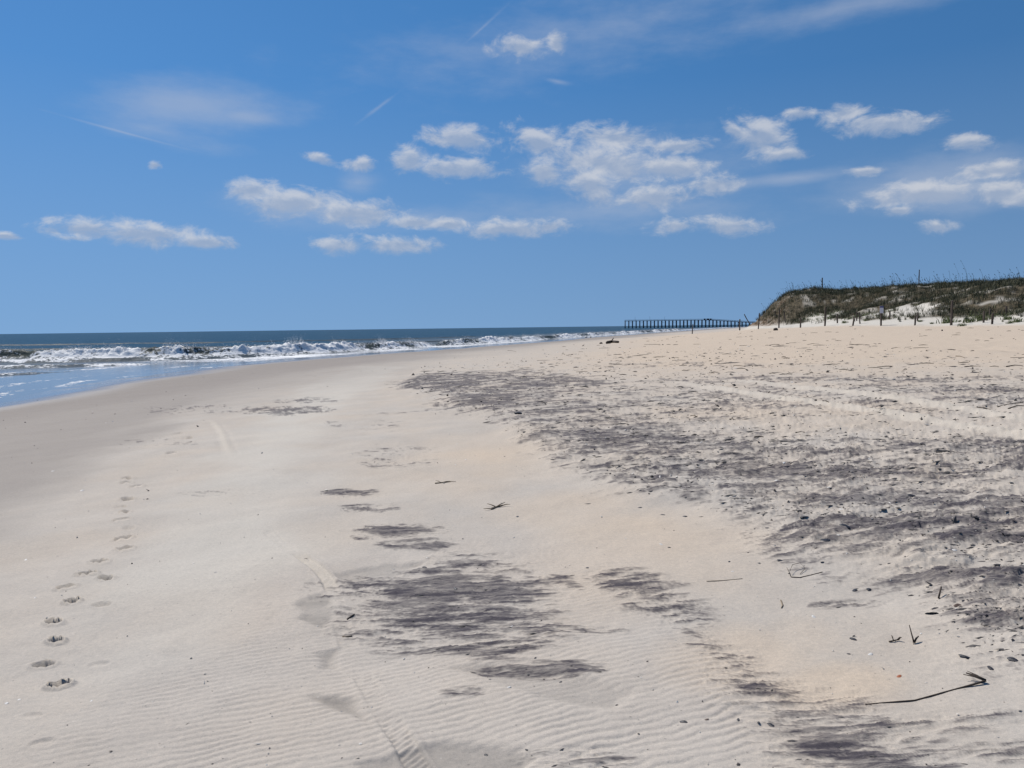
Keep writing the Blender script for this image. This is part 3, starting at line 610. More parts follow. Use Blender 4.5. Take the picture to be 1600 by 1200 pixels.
wave([(-70, 50), (-48, 51), (-38, 55), (-32, 63), (-30, 72)], lambda t: .10 + 0 * t, lambda t: .55 + .8 * fbm(t * .12, t * 0, 3, 93), 85, front=2.5, back=3)
wave([(-200, 142), (-120, 136), (-70, 134), (-40, 140), (-22, 158), (-8, 190), (10, 240)], lambda t: .34 + 0 * t, lambda t: np.clip(.9 * fbm(t * .04, t * 0, 3, 94) - .15, 0, 1), 86, step=.35, back=12)
wave([(-260, 205), (-140, 196), (-70, 200), (-30, 225), (-5, 270)], lambda t: .28 + 0 * t, lambda t: 0 * t, 87, step=.5, back=14)
# spray thrown up from the broken crests: many drops and clots
P = np.concatenate(SPRAY); n = len(P)
oct_v = np.array([(1, 0, 0), (-1, 0, 0), (0, 1, 0), (0, -1, 0), (0, 0, 1), (0, 0, -1)], float); oct_f = np.array([(0, 2, 4), (2, 1, 4), (1, 3, 4), (3, 0, 4), (2, 0, 5), (1, 2, 5), (3, 1, 5), (0, 3, 5)])
V = (oct_v[None] * (P[:, 3][:, None] * rng.uniform(.7, 1.6, (n, 1)))[:, None, :] * rng.uniform(.6, 1.4, (n, 6, 1)) + P[:, None, :3]).reshape(-1, 3)
me = mesh_np('sea_spray', V, (oct_f[None] + 6 * np.arange(n)[:, None, None]).reshape(-1, 3))
spray = link('sea_spray', me, simple_mat('spray', (.80, .80, .80), .9, .05)); spray['kind'] = 'stuff'

# ------------------------------------------------------------------ solid helpers
def tube_bm(bm, pts, rads, sides=6, cap=True):
    pts = [Vector(p) for p in pts]; rings = []
    for i, p in enumerate(pts):
        d = (pts[min(i + 1, len(pts) - 1)] - pts[max(i - 1, 0)]).normalized()
        a = d.orthogonal().normalized(); b = d.cross(a)
        rings.append([bm.verts.new(p + (a * math.cos(2 * math.pi * k / sides) + b * math.sin(2 * math.pi * k / sides)) * rads[i]) for k in range(sides)])
    for r0, r1 in zip(rings[:-1], rings[1:]):
        for k in range(sides): bm.faces.new((r0[k], r0[(k + 1) % sides], r1[(k + 1) % sides], r1[k]))
    if cap: bm.faces.new(rings[0][::-1]); bm.faces.new(rings[-1])
def box_bm(bm, lo, hi, bevel=0):
    vs = [bm.verts.new((x, y, z)) for x in (lo[0], hi[0]) for y in (lo[1], hi[1]) for z in (lo[2], hi[2])]
    for f in ((0, 1, 3, 2), (4, 6, 7, 5), (0, 4, 5, 1), (2, 3, 7, 6), (0, 2, 6, 4), (1, 5, 7, 3)): bm.faces.new([vs[i] for i in f])
def bm_mesh(name, bm, smooth=False):
    me = bpy.data.meshes.new(name); bmesh.ops.recalc_face_normals(bm, faces=bm.faces[:]); bm.to_mesh(me); bm.free()
    for p in me.polygons: p.use_smooth = smooth
    return me
def empty(name, loc):
    o = bpy.data.objects.new(name, None); C.objects.link(o); o.location = loc; o.empty_display_size = .2; return o

# ------------------------------------------------------------------ the pier
hazed_pier_wood = simple_mat('hazed_pier_wood', (.060, .070, .090), .8, .4, 1.5)  # dark wood, with bluish distance haze mixed into its colour
PY = 1000.0; px2x = lambda p: (p - 800) / F * PY
pier = empty('fishing_pier', (px2x(977), PY, 0)); tag(pier, 'long dark timber fishing pier on many piles, reaching out into the sea', 'pier')
def ppart(name, bm, smooth=False): return link(name, bm_mesh(name, bm, smooth), hazed_pier_wood, pier)
pl = px2x(1215) - px2x(977); ramp_a = px2x(1108) - px2x(977)
deckz = lambda x: 9.6 - 2.9 * min(max((x - ramp_a) / 40, 0), 1.6)
bm = bmesh.new(); xs = [0, ramp_a, ramp_a + 64, pl]
for a, b in zip(xs[:-1], xs[1:]):
    v = [bm.verts.new((x, y, deckz(x) + dz)) for x in (a, b) for y in (-3, 3) for dz in (-.5, 0.1)]
    for f in ((0, 1, 3, 2), (4, 6, 7, 5), (0, 4, 5, 1), (2, 3, 7, 6), (0, 2, 6, 4), (1, 5, 7, 3)): bm.faces.new([v[i] for i in f])
ppart('deck', bm)
for sy in (-2.9, 2.9):
    bm = bmesh.new()
    for a, b in zip(xs[:-1], xs[1:]):
        for dz, r in ((1.25, .12), (.75, .07)): tube_bm(bm, [(a, sy, deckz(a) + dz), (b, sy, deckz(b) + dz)], [r, r], 4)
    ppart('handrail', bm)
nb = int(pl / 4.75); pile_me = None
for k in range(nb + 1):
    x = .4 + k * 4.75; dz = deckz(x)
    bm = bmesh.new(); box_bm(bm, (x - .22, -3.2, dz - 1.0), (x + .22, 3.2, dz - .503)); ppart('cross_beam', bm)
    for sy in (-2.6, 0, 2.6):
        bm = bmesh.new(); h = random.uniform(-.12, .12)
        tube_bm(bm, [(x + h, sy * 1.12, -3), (x, sy, dz - 1.003)], [.36, .28], 8); ppart('pile', bm, True)
    if k % 2 == 0 or random.random() < .3:
        bm = bmesh.new(); tube_bm(bm, [(x + .05, -2.9, dz - 3.6), (x + .05, 2.9, dz - 1.4)], [.13, .13], 4); tube_bm(bm, [(x + .3, -2.9, dz - 1.4), (x + .3, 2.9, dz - 3.6)], [.13, .13], 4); ppart('cross_brace', bm)
    if k % 3 == 1 and k + 1 <= nb:
        bm = bmesh.new(); tube_bm(bm, [(x, -2.65, dz - 2.9), (x + 2.4, -2.65, dz - 2.2), (x + 4.75, -2.65, deckz(x + 4.75) - 2.9)], [.12, .12, .12], 4); ppart('side_brace', bm)
    for sy in (-2.9, 2.9):
        bm = bmesh.new(); box_bm(bm, (x - .08, sy - .08, dz + .103), (x + .08, sy + .08, dz + 1.2)); ppart('rail_post', bm)
for p in (993.5, 1016.5, 1039.5):
    x = px2x(p) - px2x(977); bm = bmesh.new(); tube_bm(bm, [(x, 2.5, deckz(x)), (x, 2.5, deckz(x) + 5.0), (x + .7, 2.5, deckz(x) + 5.3)], [.12, .09, .08], 6); ppart('light_pole', bm)
for p, ln in ((1099.5, 2.2), (1104, 3.2), (1109, 2.2)):
    x = px2x(p) - px2x(977); bm = bmesh.new(); box_bm(bm, (x, -2.2, deckz(x) + .103), (x + ln, -1.6, deckz(x) + .6)); box_bm(bm, (x, -1.75, deckz(x) + .603), (x + ln, -1.6, deckz(x) + 1.75)); ppart('bench', bm)

# ------------------------------------------------------------------ wooden posts along the dune
post_mat = simple_mat('weathered_post', (.105, .080, .062), .9, .5, 14, .4, (1, 1, .12))
sign_white = simple_mat('sign_white', (.62, .62, .68), .5, .06, 30); sign_blue = simple_mat('sign_blue', (.05, .06, .20), .5, .1, 30)
def post_mesh(h, wd, seed, burn=.5):
    r_ = random.Random(seed); bm = bmesh.new(); n = 5; ring = []
    for i in range(n):
        z = -burn + (h + burn) * i / (n - 1); w = wd * (1 + r_.uniform(-.06, .06)) / 2; ox, oy = r_.uniform(-.012, .012), r_.uniform(-.012, .012)
        ring.append([bm.verts.new((ox + a * w, oy + b * w, z + (r_.uniform(-.03, .03) if i == n - 1 else 0))) for a, b in ((-1, -1), (1, -1), (1, 1), (-1, 1))])
    for a, b in zip(ring[:-1], ring[1:]):
        for k in range(4): bm.faces.new((a[k], a[(k + 1) % 4], b[(k + 1) % 4], b[k]))
    bm.faces.new(ring[0][::-1]); bm.faces.new(ring[-1])
    bmesh.ops.bevel(bm, geom=[e for e in bm.edges if abs(e.verts[0].co.z - e.verts[1].co.z) > .1], offset=.012, segments=1, affect='EDGES')
    return bm_mesh('wooden_post', bm)
# photo: base pixel x, base pixel y, top pixel x, top pixel y, distance along y (m)
POSTS = [(1156, 517, 1156, 500.4, 104), (1185, 514.6, 1186.5, 490.7, 93), (1217, 512.6, 1217.5, 483.4, 85), (1250.6, 512.6, 1250.6, 497.7, 78), (1289, 510, 1289.3, 482.2, 71), (1332.5, 510, 1334, 496.4, 66.5),
         (1429, 510, 1430, 496, 60), (1485.6, 510.2, 1486.6, 473.2, 56), (1549.6, 509.6, 1549.8, 493, 53), (1082, 522.5, 1083.2, 506.6, 145)]
def near_label(h): return 'tall' if h > 1.25 else 'short'
k = 0
for bx, by, tx, ty, d in POSTS:
    x = (bx - 800) / F * d; z = ground(x, d); h = (by - ty) * d / F + .05
    o = link('wooden_post', post_mesh(h, .13 if h > 1.3 else .11, k)); o.data.materials.append(post_mat)
    o.location = (x, d, z); o.rotation_euler = (random.uniform(-.02, .02), math.atan2((tx - bx), (by - ty)), random.uniform(-.4, .4)); k += 1
    if bx < 1100: tag(o, 'lone wooden post on open sand between the dune end and the surf', 'post')
    elif bx == 1485.6: tag(o, 'tallest thick dark wooden post standing among green beach plants before the dune', 'post')
    elif h > 1.25: tag(o, 'tall square weathered wooden post at the foot of the dune', 'post', 'tall posts at the dune foot')
    else: tag(o, 'short square weathered wooden post at the foot of the dune', 'post', 'short posts at the dune foot')
# the one with a sign
d = 63.0; x = (1376 - 800) / F * d; z = ground(x, d); sp = empty('warning_sign', (x, d, z)); tag(sp, 'small white sign with dark blue header on a wooden post before the dune', 'sign')
link('post', post_mesh(1.60, .11, 99), post_mat, sp)
bm = bmesh.new(); box_bm(bm, (-.15, -.085, 1.02), (.15, -.062, 1.60)); bmesh.ops.bevel(bm, geom=bm.edges[:], offset=.006, segments=1, affect='EDGES'); board = link('sign_board', bm_mesh('sign_board', bm), sign_white, sp)
bm = bmesh.new(); box_bm(bm, (-.146, -.089, 1.46), (.146, -.0865, 1.595)); link('header_band', bm_mesh('header_band', bm), sign_blue, board)
# posts further up, in the plants and on the crest; and a leaning one by the scarp
def place_w(px, dw_y): return (px - 800) / F * dw_y, dw_y
for px, d, h, lean, lab, grp_ in [(1227, 92, 1.35, -.10, 0, 1), (1213, 97, .95, -.16, 0, 1), (1308, 73, .85, .0, 1, 1), (1338, 71, .85, 0, 1, 1), (1343.5, 67.5, 1.0, -.06, 1, 1), (1389.5, 66.5, .75, 0, 1, 1),
                               (1433, 62.5, .7, .0, 1, 1), (1545.5, 57.5, .6, 0, 1, 1), (1571.5, 57, .65, -.1, 1, 1), (1536, 54.8, .8, 0, 1, 1)]:
    x, y = place_w(px, d); o = link('wooden_post', post_mesh(h, .10, 200 + int(px)), post_mat); o.location = (x, y, ground(x, y)); o.rotation_euler = (0, lean, random.uniform(-.4, .4))
    if lab == 0: tag(o, 'thin wooden post tilted to one side below the steep dune end', 'post', 'tilted posts below the dune end')
    else: tag(o, 'small half buried wooden post among grass tufts on the white dune apron', 'post', 'half buried posts on the dune apron')
x, y = place_w(1169, 106); o = link('wooden_post', post_mesh(1.75, .10, 301), post_mat); o.location = (x + .3, y, ground(x + .3, y)); o.rotation_euler = (0, -.50, 0); tag(o, 'wooden post leaning heavily over at the eroded end of the dune', 'post')
def crest_point(px):
    d = ray(px, 600); dirx = d[0] / d[1]; ys = np.arange(52, 128, .5); xs_ = dirx * ys; zz_ = surface(xs_, ys)['z']; i = np.argmax((zz_ - 3.0) / ys); return xs_[i], ys[i], zz_[i]
for px, h, lab in ((1283.4, 1.35, 'dark wooden post standing on the grassy dune crest above the eroded end'), (1434, 1.55, 'slim pale wooden post standing on the grassy dune crest, thinner than its neighbour')):
    x, y, z = crest_point(px); o = link('wooden_post', post_mesh(h + .35, .12 if h < 1.5 else .08, 400 + int(px)), post_mat); o.location = (x, y + .3, z - .1); tag(o, lab, 'post')

# ------------------------------------------------------------------ dune plants
def leaf_mat(name, c1, c2, rough=.7):
    m, N, L, B = new_mat(name)
    a = N.new('ShaderNodeAttribute'); a.attribute_name = 'tone'; s = N.new('ShaderNodeSeparateColor'); L.new(a.outputs['Color'], s.inputs[0])
    L.new(mix_node(N, L, s.outputs[0], c1, c2), B.inputs['Base Color']); B.inputs['Roughness'].default_value = rough
    return m
grass_mat = leaf_mat('dune_grass', (.036, .045, .016), (.128, .114, .052))
green_mat = leaf_mat('dune_green', (.075, .105, .030), (.155, .170, .065))
def blades(bx, by, bz, hgt, wid, lean, tone):
    """curved two-segment grass blades from base points"""
    n = len(bx); a = rng.uniform(0, 2 * np.pi, n); f = rng.uniform(0, 2 * np.pi, n)
    cx, cy = np.cos(a) * wid / 2, np.sin(a) * wid / 2; lx, ly = np.cos(f) * lean * hgt, np.sin(f) * lean * hgt
    V = np.stack([np.c_[bx - cx, by - cy, bz], np.c_[bx + cx, by + cy, bz], np.c_[bx + lx * .35 + cx * .7, by + ly * .35 + cy * .7, bz + hgt * .6], np.c_[bx + lx * .35 - cx * .7, by + ly * .35 - cy * .7, bz + hgt * .6],
                  np.c_[bx + lx, by + ly, bz + hgt]], 1).reshape(-1, 3)
    k = 5 * np.arange(n)[:, None]; T = np.concatenate([np.array([[0, 1, 2]]) + k, np.array([[0, 2, 3]]) + k, np.array([[3, 2, 4]]) + k])
    return V, T, np.repeat(tone, 5)
def plant_object(name, parts, mat, kind='stuff'):
    Vs, Ts, ts, o = [], [], [], 0
    for V, T, t in parts: Vs.append(V); Ts.append(T + o); ts.append(t); o += len(V)
    V = np.concatenate(Vs); me = mesh_np(name, V, np.concatenate(Ts), False); t = np.concatenate(ts); color_attr(me, 'tone', np.c_[t, t, t, t])
    ob = link(name, me, mat)
    if kind: ob['kind'] = kind
    return ob
N0 = 60000; gx = rng.uniform(26, 75, N0); gy = rng.uniform(44, 135, N0); q = surface(gx, gy)
patch = fbm(gx * .35, gy * .25, 3, 101)
dens = np.clip(sstep(-.02, .14, q['vfield']) * (.58 + 1.3 * patch) + .035 * sstep(3, 6, q['w']), 0, 1) * (1 - .30 * q['scarp']) * sstep(1.2, 3.2, q['w'])
keep = (rng.random(N0) < dens * .95) & (gx / gy < .78) & (gx / gy > .27)
gx, gy, gz, gp, gv = gx[keep], gy[keep], q['z'][keep], patch[keep], q['vfield'][keep]
nt_ = len(gx); B_ = 8
bx = np.repeat(gx, B_) + rng.normal(0, .13, nt_ * B_); by = np.repeat(gy, B_) + rng.normal(0, .13, nt_ * B_); bz = np.repeat(gz, B_) - .03
tone = np.clip(np.repeat(.42 + .5 * gp + rng.normal(0, .16, nt_), B_) + rng.normal(0, .16, nt_ * B_), 0, 1)
hh = np.repeat(rng.uniform(.30, .62, nt_), B_) * rng.uniform(.6, 1.1, nt_ * B_)
gr = plant_object('dune_grass', [blades(bx, by, bz, hh, rng.uniform(.02, .04, nt_ * B_), rng.uniform(.1, .7, nt_ * B_), tone)], grass_mat)
gr['label'] = 'dense brown green grass covering the dune'; 
# low green ground cover along the lower edge of the grass
N0 = 16000; gx = rng.uniform(28, 60, N0); gy = rng.uniform(48, 100, N0); q = surface(gx, gy)
e = np.exp(-((q['vfield'] - .01) / .07) ** 2) * sstep(-.1, .35, fbm(gx * .18, gy * .12, 3, 103)) * sstep(2.5, 4.5, q['w'])
keep = rng.random(N0) < e * 1.3; gx, gy, gz = gx[keep], gy[keep], q['z'][keep]; n = len(gx); B_ = 7
gc = plant_object('dune_ground_cover', [blades(np.repeat(gx, B_) + rng.normal(0, .14, n * B_), np.repeat(gy, B_) + rng.normal(0, .14, n * B_), np.repeat(gz, B_) - .02, rng.uniform(.10, .32, n * B_), rng.uniform(.03, .06, n * B_), rng.uniform(.3, 1.1, n * B_), rng.random(n * B_))], green_mat)
# tall seed-bearing stalks on and behind the crest
cols = []
for px in np.arange(1196, 1640, 1.0):
    x, y, z = crest_point(px)
    for _ in range(rng.poisson(1.3)):
        ox, oy = rng.normal(0, .5), rng.uniform(-2.5, 2.5); cols.append((x + ox, y + oy))
cols = np.array(cols); cz = surface(cols[:, 0], cols[:, 1])['z']; n = len(cols)
hh = rng.gamma(6, .13, n); dirn = rng.normal(-.24, .12, n); a = rng.uniform(0, np.pi, n); st_parts = []
wd = .011; cx, cy = np.cos(a) * wd, np.sin(a) * wd * .3
mid_ = np.c_[cols[:, 0] + dirn * hh * .35, cols[:, 1], cz + hh * .62]; top = np.c_[cols[:, 0] + dirn * hh, cols[:, 1], cz + hh]; bot = np.c_[cols[:, 0], cols[:, 1], cz - .05]; off_ = np.c_[cx, cy, 0 * cx]
V = np.stack([bot - off_, bot + off_, mid_ + off_, mid_ - off_, top + off_ * .6, top - off_ * .6], 1).reshape(-1, 3); k = 6 * np.arange(n)[:, None]
T = np.concatenate([np.array([[0, 1, 2]]) + k, np.array([[0, 2, 3]]) + k, np.array([[3, 2, 4]]) + k, np.array([[3, 4, 5]]) + k])
hd = top + np.c_[dirn * .12, 0 * dirn, np.full(n, -.02)]; ho = np.c_[np.full(n, .025), 0 * cx, 0 * cx]
V2 = np.stack([top - np.c_[dirn * .22, 0 * dirn, np.full(n, .18)] , top - np.c_[dirn * .1, 0 * dirn, np.full(n, .06)] + ho, hd, top - np.c_[dirn * .1, 0 * dirn, np.full(n, .06)] - ho], 1).reshape(-1, 3); k4 = 4 * np.arange(n)[:, None]
T2 = np.concatenate([np.array([[0, 1, 2]]) + k4, np.array([[0, 2, 3]]) + k4])
so = plant_object('sea_oats', [(V, T, np.full(len(V), .35)), (V2, T2, np.full(len(V2), .7))], grass_mat)

# individual plants and tufts on the white apron
def tuft_mesh(seed, n, h, spread, lean, wid):
    global rng
    keep = rng; rng = np.random.default_rng(seed)
    b = blades(rng.normal(0, spread, n), rng.normal(0, spread, n), np.full(n, -.03), rng.uniform(.5, 1, n) * h, rng.uniform(.7, 1.3, n) * wid, rng.uniform(.2, 1, n) * lean, rng.random(n))
    me = mesh_np('foliage', b[0], b[1], False); color_attr(me, 'tone', np.c_[b[2], b[2], b[2], b[2]]); rng = keep; return me
bush_meshes = [tuft_mesh(i, 70, .45, .22, 1.0, .055) for i in range(3)]; tuft_meshes = [tuft_mesh(10 + i, 24, .6, .07, .5, .022) for i in range(3)]
for me_ in bush_meshes: me_.materials.append(green_mat)
for me_ in tuft_meshes: me_.materials.append(grass_mat)
def on_dune(px, py):
    x, y = unproj(px, py); return x, y, ground(x, y)
for i, (px, py, s) in enumerate([(1481, 504.5, 1.35), (1515, 503.5, 1.1), (1535.5, 500.5, 1.2), (1575, 499, .8), (1590, 503, .9), (1503, 509, .6), (1438, 502.8, .45), (1499, 502.5, .4), (1320, 505, .7), (1353, 501.5, .6), (1456, 506, .4), (1578, 505.5, .5)]):
    x, y, z = on_dune(px, py); o = link('beach_plant', bush_meshes[i % 3]); o.location = (x, y, z); o.scale = (s, s, s); o.rotation_euler = (0, 0, i * 1.3)
    if s > .75: tag(o, 'low bushy green plant on the white sand below the dune grass', 'plant', 'bushy green plants below the dune')
    else: tag(o, 'tiny low green plant on the white sand below the dune grass', 'plant', 'tiny green plants below the dune')
tr = random.Random(5)
for i in range(90):
    px = tr.uniform(1290, 1600); py = 505 - tr.random() ** .8 * 22 - (px - 1290) * .006
    x, y, z = on_dune(px, py); o = link('grass_tuft', tuft_meshes[i % 3]); s = tr.uniform(.55, 1.15); o.location = (x, y, z); o.scale = (s, s, s); o.rotation_euler = (0, 0, tr.uniform(0, 6))
    tag(o, 'single thin grass tuft standing on the bare white dune sand', 'grass tuft', 'grass tufts on the white dune sand')

# ------------------------------------------------------------------ things on the sand
wood_dark = simple_mat('driftwood_dark', (.070, .050, .036), .9, .5, 25, .5, (1, 1, 1)); wood_pale = simple_mat('driftwood_pale', (.24, .185, .125), .9, .4, 30, .3)
shell_black = simple_mat('shell_black', (.030, .028, .032), .45, .5, 60, .2); shell_white = simple_mat('shell_white', (.68, .65, .60), .5, .2, 60, .2)
shell_orange = simple_mat('shell_orange', (.42, .13, .045), .5, .4, 60, .2); shell_brown = simple_mat('shell_brown', (.16, .105, .075), .6, .5, 60, .2); shell_grey = simple_mat('shell_grey', (.30, .29, .29), .55, .35, 60, .2)
def shell_mesh(seed, ribs=9):
    """bivalve half: ribbed, domed, with a beak, real thickness"""
    r_ = random.Random(seed); bm = bmesh.new(); nr, na = 5, 16; el_ = r_.uniform(.55, .8); lay = []; wob = (r_.uniform(.05, .2), r_.uniform(0, 6), r_.uniform(.03, .14), r_.uniform(0, 6))
    for th in (0, .06):
        rows = [[bm.verts.new((0, -.45, .10 - th))]]
        for i in range(1, nr + 1):
            t = i / nr; row = []
            for j in range(na):
                a = 2 * math.pi * j / na; rr = t * (1 + .025 * math.cos(ribs * a) + wob[0] * math.cos(2 * a + wob[1]) + wob[2] * math.cos(3 * a + wob[3])); x = math.sin(a) * rr; y = math.cos(a) * rr * el_
                y = y - .45 * (1 - t); z = .36 * (1 - t ** 2.2) ** .8 + .02 * math.cos(ribs * a) * t - th
                if i == 1: z = .36 * (1 - t ** 2.2) ** .8 - th
                row.append(bm.verts.new((x, y, z + .02)))
            rows.append(row)
        for j in range(na): bm.faces.new((rows[0][0], rows[1][j], rows[1][(j + 1) % na]))
        for a_, b_ in zip(rows[1:-1], rows[2:]):
            for j in range(na): bm.faces.new((a_[j], b_[j], b_[(j + 1) % na], a_[(j + 1) % na]))
        lay.append(rows[-1])
    for j in range(na): bm.faces.new((lay[0][j], lay[1][j], lay[1][(j + 1) % na], lay[0][(j + 1) % na]))
    return bm_mesh('shell', bm, True)
shells = [shell_mesh(i) for i in range(4)]
def put_shell(px, py, wpx, mat, label, group=None, tilt=None):
    x, y = unproj(px, py); dist = math.hypot(x, y); s = wpx / F * y / 2; me_ = shells[int(px) % 4].copy(); me_.materials.clear(); me_.materials.append(mat)
    o = link('shell', me_); r_ = random.Random(int(px * 7 + py)); o.scale = (s, s, s * r_.uniform(.45, .9)); o.rotation_euler = (r_.uniform(-.35, .35) if tilt is None else tilt, r_.uniform(-.3, .3), r_.uniform(0, 6.28)); o.location = (x, y, ground(x, y) - .04 * s)
    tag(o, label, 'shell', group); return o
put_shell(1405, 1056, 11, shell_orange, 'small bright orange shell lying on pale sand beyond the long stick')
put_shell(1456, 971, 19, shell_black, 'large domed black shell half standing on grey sand', tilt=.9)
put_shell(1497, 965, 16, shell_brown, 'rounded brown shell lying beside twigs on dark streaked sand')
put_shell(1272, 964, 9, shell_white, 'white shell with a dark shadow lying alone on smooth grey sand')
put_shell(1333, 998.5, 14, shell_black, 'flat black shell lying alone on smooth pale sand')
put_shell(1103, 1125.5, 10, shell_brown, 'small tan shell at the edge of the dark patch, by a row of dark shells')
BL = [(1070, 808, 9), (1185, 1128, 8), (1205, 1130, 15), (1069, 1130, 13), (1153, 1125, 9), (1508, 1035, 17), (1547, 1032, 11), (1583, 1049, 18), (1548, 1053, 13), (1326, 1021, 7), (1046, 859, 6), (1140, 881, 6), (1185, 882, 7), (1220, 881, 11), (1285, 886, 10), (1335, 925, 13), (1357, 925, 13),
      (760, 921, 7), (712, 920, 8), (808, 807, 7), (826, 1050, 6), (876, 1065, 7), (766, 1060, 6), (918, 889, 6), (663, 886, 8), (760, 1174, 9), (823, 1173, 8), (810, 652, 16), (825, 653, 10), (1000, 795, 7), (1035, 806, 8), (1290, 858, 18), (1256, 820, 14), (1320, 840, 16), (1480, 800, 10), (1530, 822, 9),
      (1423, 788, 12), (1462, 772, 9), (1375, 818, 9), (1200, 829, 8), (1580, 768, 9), (1340, 715, 8), (1180, 690, 9), (1505, 955, 9), (1448, 938, 10), (1545, 955, 14), (1592, 935, 16)]
for px, py, w_ in BL:
    if px < 950 and py > 850: lb = 'black shell fragment in and around the oval black sand patch'
    elif py > 1100: lb = 'black shell fragment by the dark band of sand left of the long stick'
    elif px > 1480 and py > 930: lb = 'black shell fragment, some made for shaded hollows, on bumpy grey sand beyond the long stick'  # several of these black pieces are added as the shadow in sand hollows
    elif py > 845: lb = 'black shell fragment on pale smooth sand around the looped twig'
    elif px < 830: lb = 'black shell fragment at the edge of the raised shelly grey bank'
    else: lb = 'black shell fragment among dark mineral streaks of the shelly bank'
    put_shell(px, py, w_, shell_black, lb, lb.replace('fragment', 'fragments'))
for px, py, w_ in [(1033, 855, 7), (1305, 851, 14), (1490, 874, 11), (1225, 737, 7), (1295, 776, 9), (1315, 805, 12), (1445, 818, 10), (1095, 700, 7), (880, 645, 6), (1150, 580, 7), (1360, 731, 8), (1240, 603, 8), (800, 978, 5), (795, 1077, 8), (667, 871, 4), (1360, 1023, 9), (83, 737, 6), (128, 766, 7), (40, 873, 7), (55, 940, 5), (10, 1101, 8), (30, 1095, 6), (1002, 1063, 5), (143, 1098, 6), (803, 840, 5), (1145, 896, 5)]:
    if px < 160: lb = 'white shell fragment on smooth damp sand beside the footprints'
    elif py < 640: lb = 'white shell fragment by the pale vehicle tracks'
    elif px > 1080 and py < 880: lb = 'white shell fragment among dark mineral streaks of the shelly bank'
    else: lb = 'white shell fragment on pale windblown sand'
    put_shell(px, py, w_, shell_white, lb, lb.replace('fragment', 'fragments'))

def stick(name, pxs, r0, r1, mat, label, cat, lift=None, extra=(), group=None, sides=6):
    P = []
    for i, p in enumerate(pxs):
        x, y = unproj(p[0], p[1]); P.append(Vector((x, y, ground(x, y) + r0 * .6 + (p[2] if len(p) > 2 else 0))))
    b = P[0].copy(); bm = bmesh.new(); n = len(P)
    tube_bm(bm, [p - b for p in P], [r0 + (r1 - r0) * i / (n - 1) for i in range(n)], sides)
    for ex in extra: tube_bm(bm, [P[ex[0]] - b, P[ex[0]] - b + Vector(ex[1]) * .5 + Vector((0, 0, .004)), P[ex[0]] - b + Vector(ex[1])], [ex[2], ex[2] * .8, ex[2] * .4], 5)
    o = link(name, bm_mesh(name, bm, True), mat); o.location = b; tag(o, label, cat, group); return o
stick('driftwood_stick', [(1352, 1100), (1385, 1097), (1430, 1092), (1470, 1084), (1505, 1077), (1540, 1073, .01)], .0025, .0045, wood_dark, 'long thin dark stick with a splintered end lying across pale sand', 'stick',
      extra=[(5, (-.055, .05, .012), .007), (5, (-.07, .045, .008), .004), (5, (-.045, .06, .016), .003)])
stick('reed_stalk', [(1104, 911), (1130, 909.5), (1160, 907)], .0025, .002, wood_pale, 'thin straight straw coloured reed lying on warm sand', 'reed')
stick('bent_twig', [(1236, 903), (1250, 904), (1268, 900), (1285, 897)], .0035, .0025, wood_dark, 'dark curved twig with a looped end on grey sand', 'twig', extra=[(0, (.03, .16, .01), .002)])
stick('bent_twig', [(1234, 899, .02), (1238, 893, .03), (1250, 890, .03), (1258, 893, .01), (1250, 899, .003)], .0018, .0014, wood_dark, 'small curled loop of dark twig beside the curved twig', 'twig')
stick('twig', [(1420, 1003, .075), (1424, 1006, .04), (1428, 1008, .005)], .002, .004, wood_dark, 'thin forked upright twig poking out of the sand', 'twig', extra=[(1, (-.002, -.03, -.06), .002), (2, (.03, .015, .025), .006)])
stick('twig', [(1389, 1005), (1396, 1004.5, .004), (1403, 1003, .004)], .004, .003, wood_dark, 'short knobbly dark twig with side stubs, beside the upright twig', 'twig', extra=[(1, (.0, .02, .018), .004), (2, (.012, -.01, .015), .005)])
stick('twig', [(1466, 951), (1470, 945, .03)], .005, .004, wood_dark, 'short stubby twig sticking up from grey sand by the domed shell', 'twig')
stick('twig', [(1220, 938), (1223, 945), (1221, 949)], .004, .003, wood_pale, 'small bent pale twig on smooth sand', 'twig')
stick('twig', [(455, 862 + 112), (462, 970), (470, 966)], .004, .003, wood_dark, 'tiny dark twig in the sand at the bicycle track', 'twig') if False else None
stick('twig', [(535, 988), (543, 988.5), (550, 988)], .004, .003, wood_pale, 'small straw coloured twig on rippled sand below the tyre track', 'twig')
stick('twig', [(542, 963), (548, 961), (554, 959, .006)], .005, .004, wood_dark, 'tiny dark twig beside the tyre track on rippled sand', 'twig', extra=[(1, (.02, .012, .006), .004)])
stick('seaweed_strand', [(680, 757), (690, 755), (698, 754)], .008, .005, wood_pale, 'yellowish dry plant strand lying on peach sand', 'seaweed', extra=[(1, (.09, .03, .01), .005), (1, (-.07, .07, .01), .005), (2, (.1, -.02, .01), .005)])
stick('seaweed_strand', [(768, 796), (775, 793), (785, 790)], .010, .006, wood_pale, 'brownish tangled plant strand lying on peach sand past the dark patches', 'seaweed', extra=[(1, (.08, .05, .03), .006), (1, (-.08, .05, .02), .006), (0, (-.07, -.03, .01), .005), (2, (.07, -.05, .02), .005)])
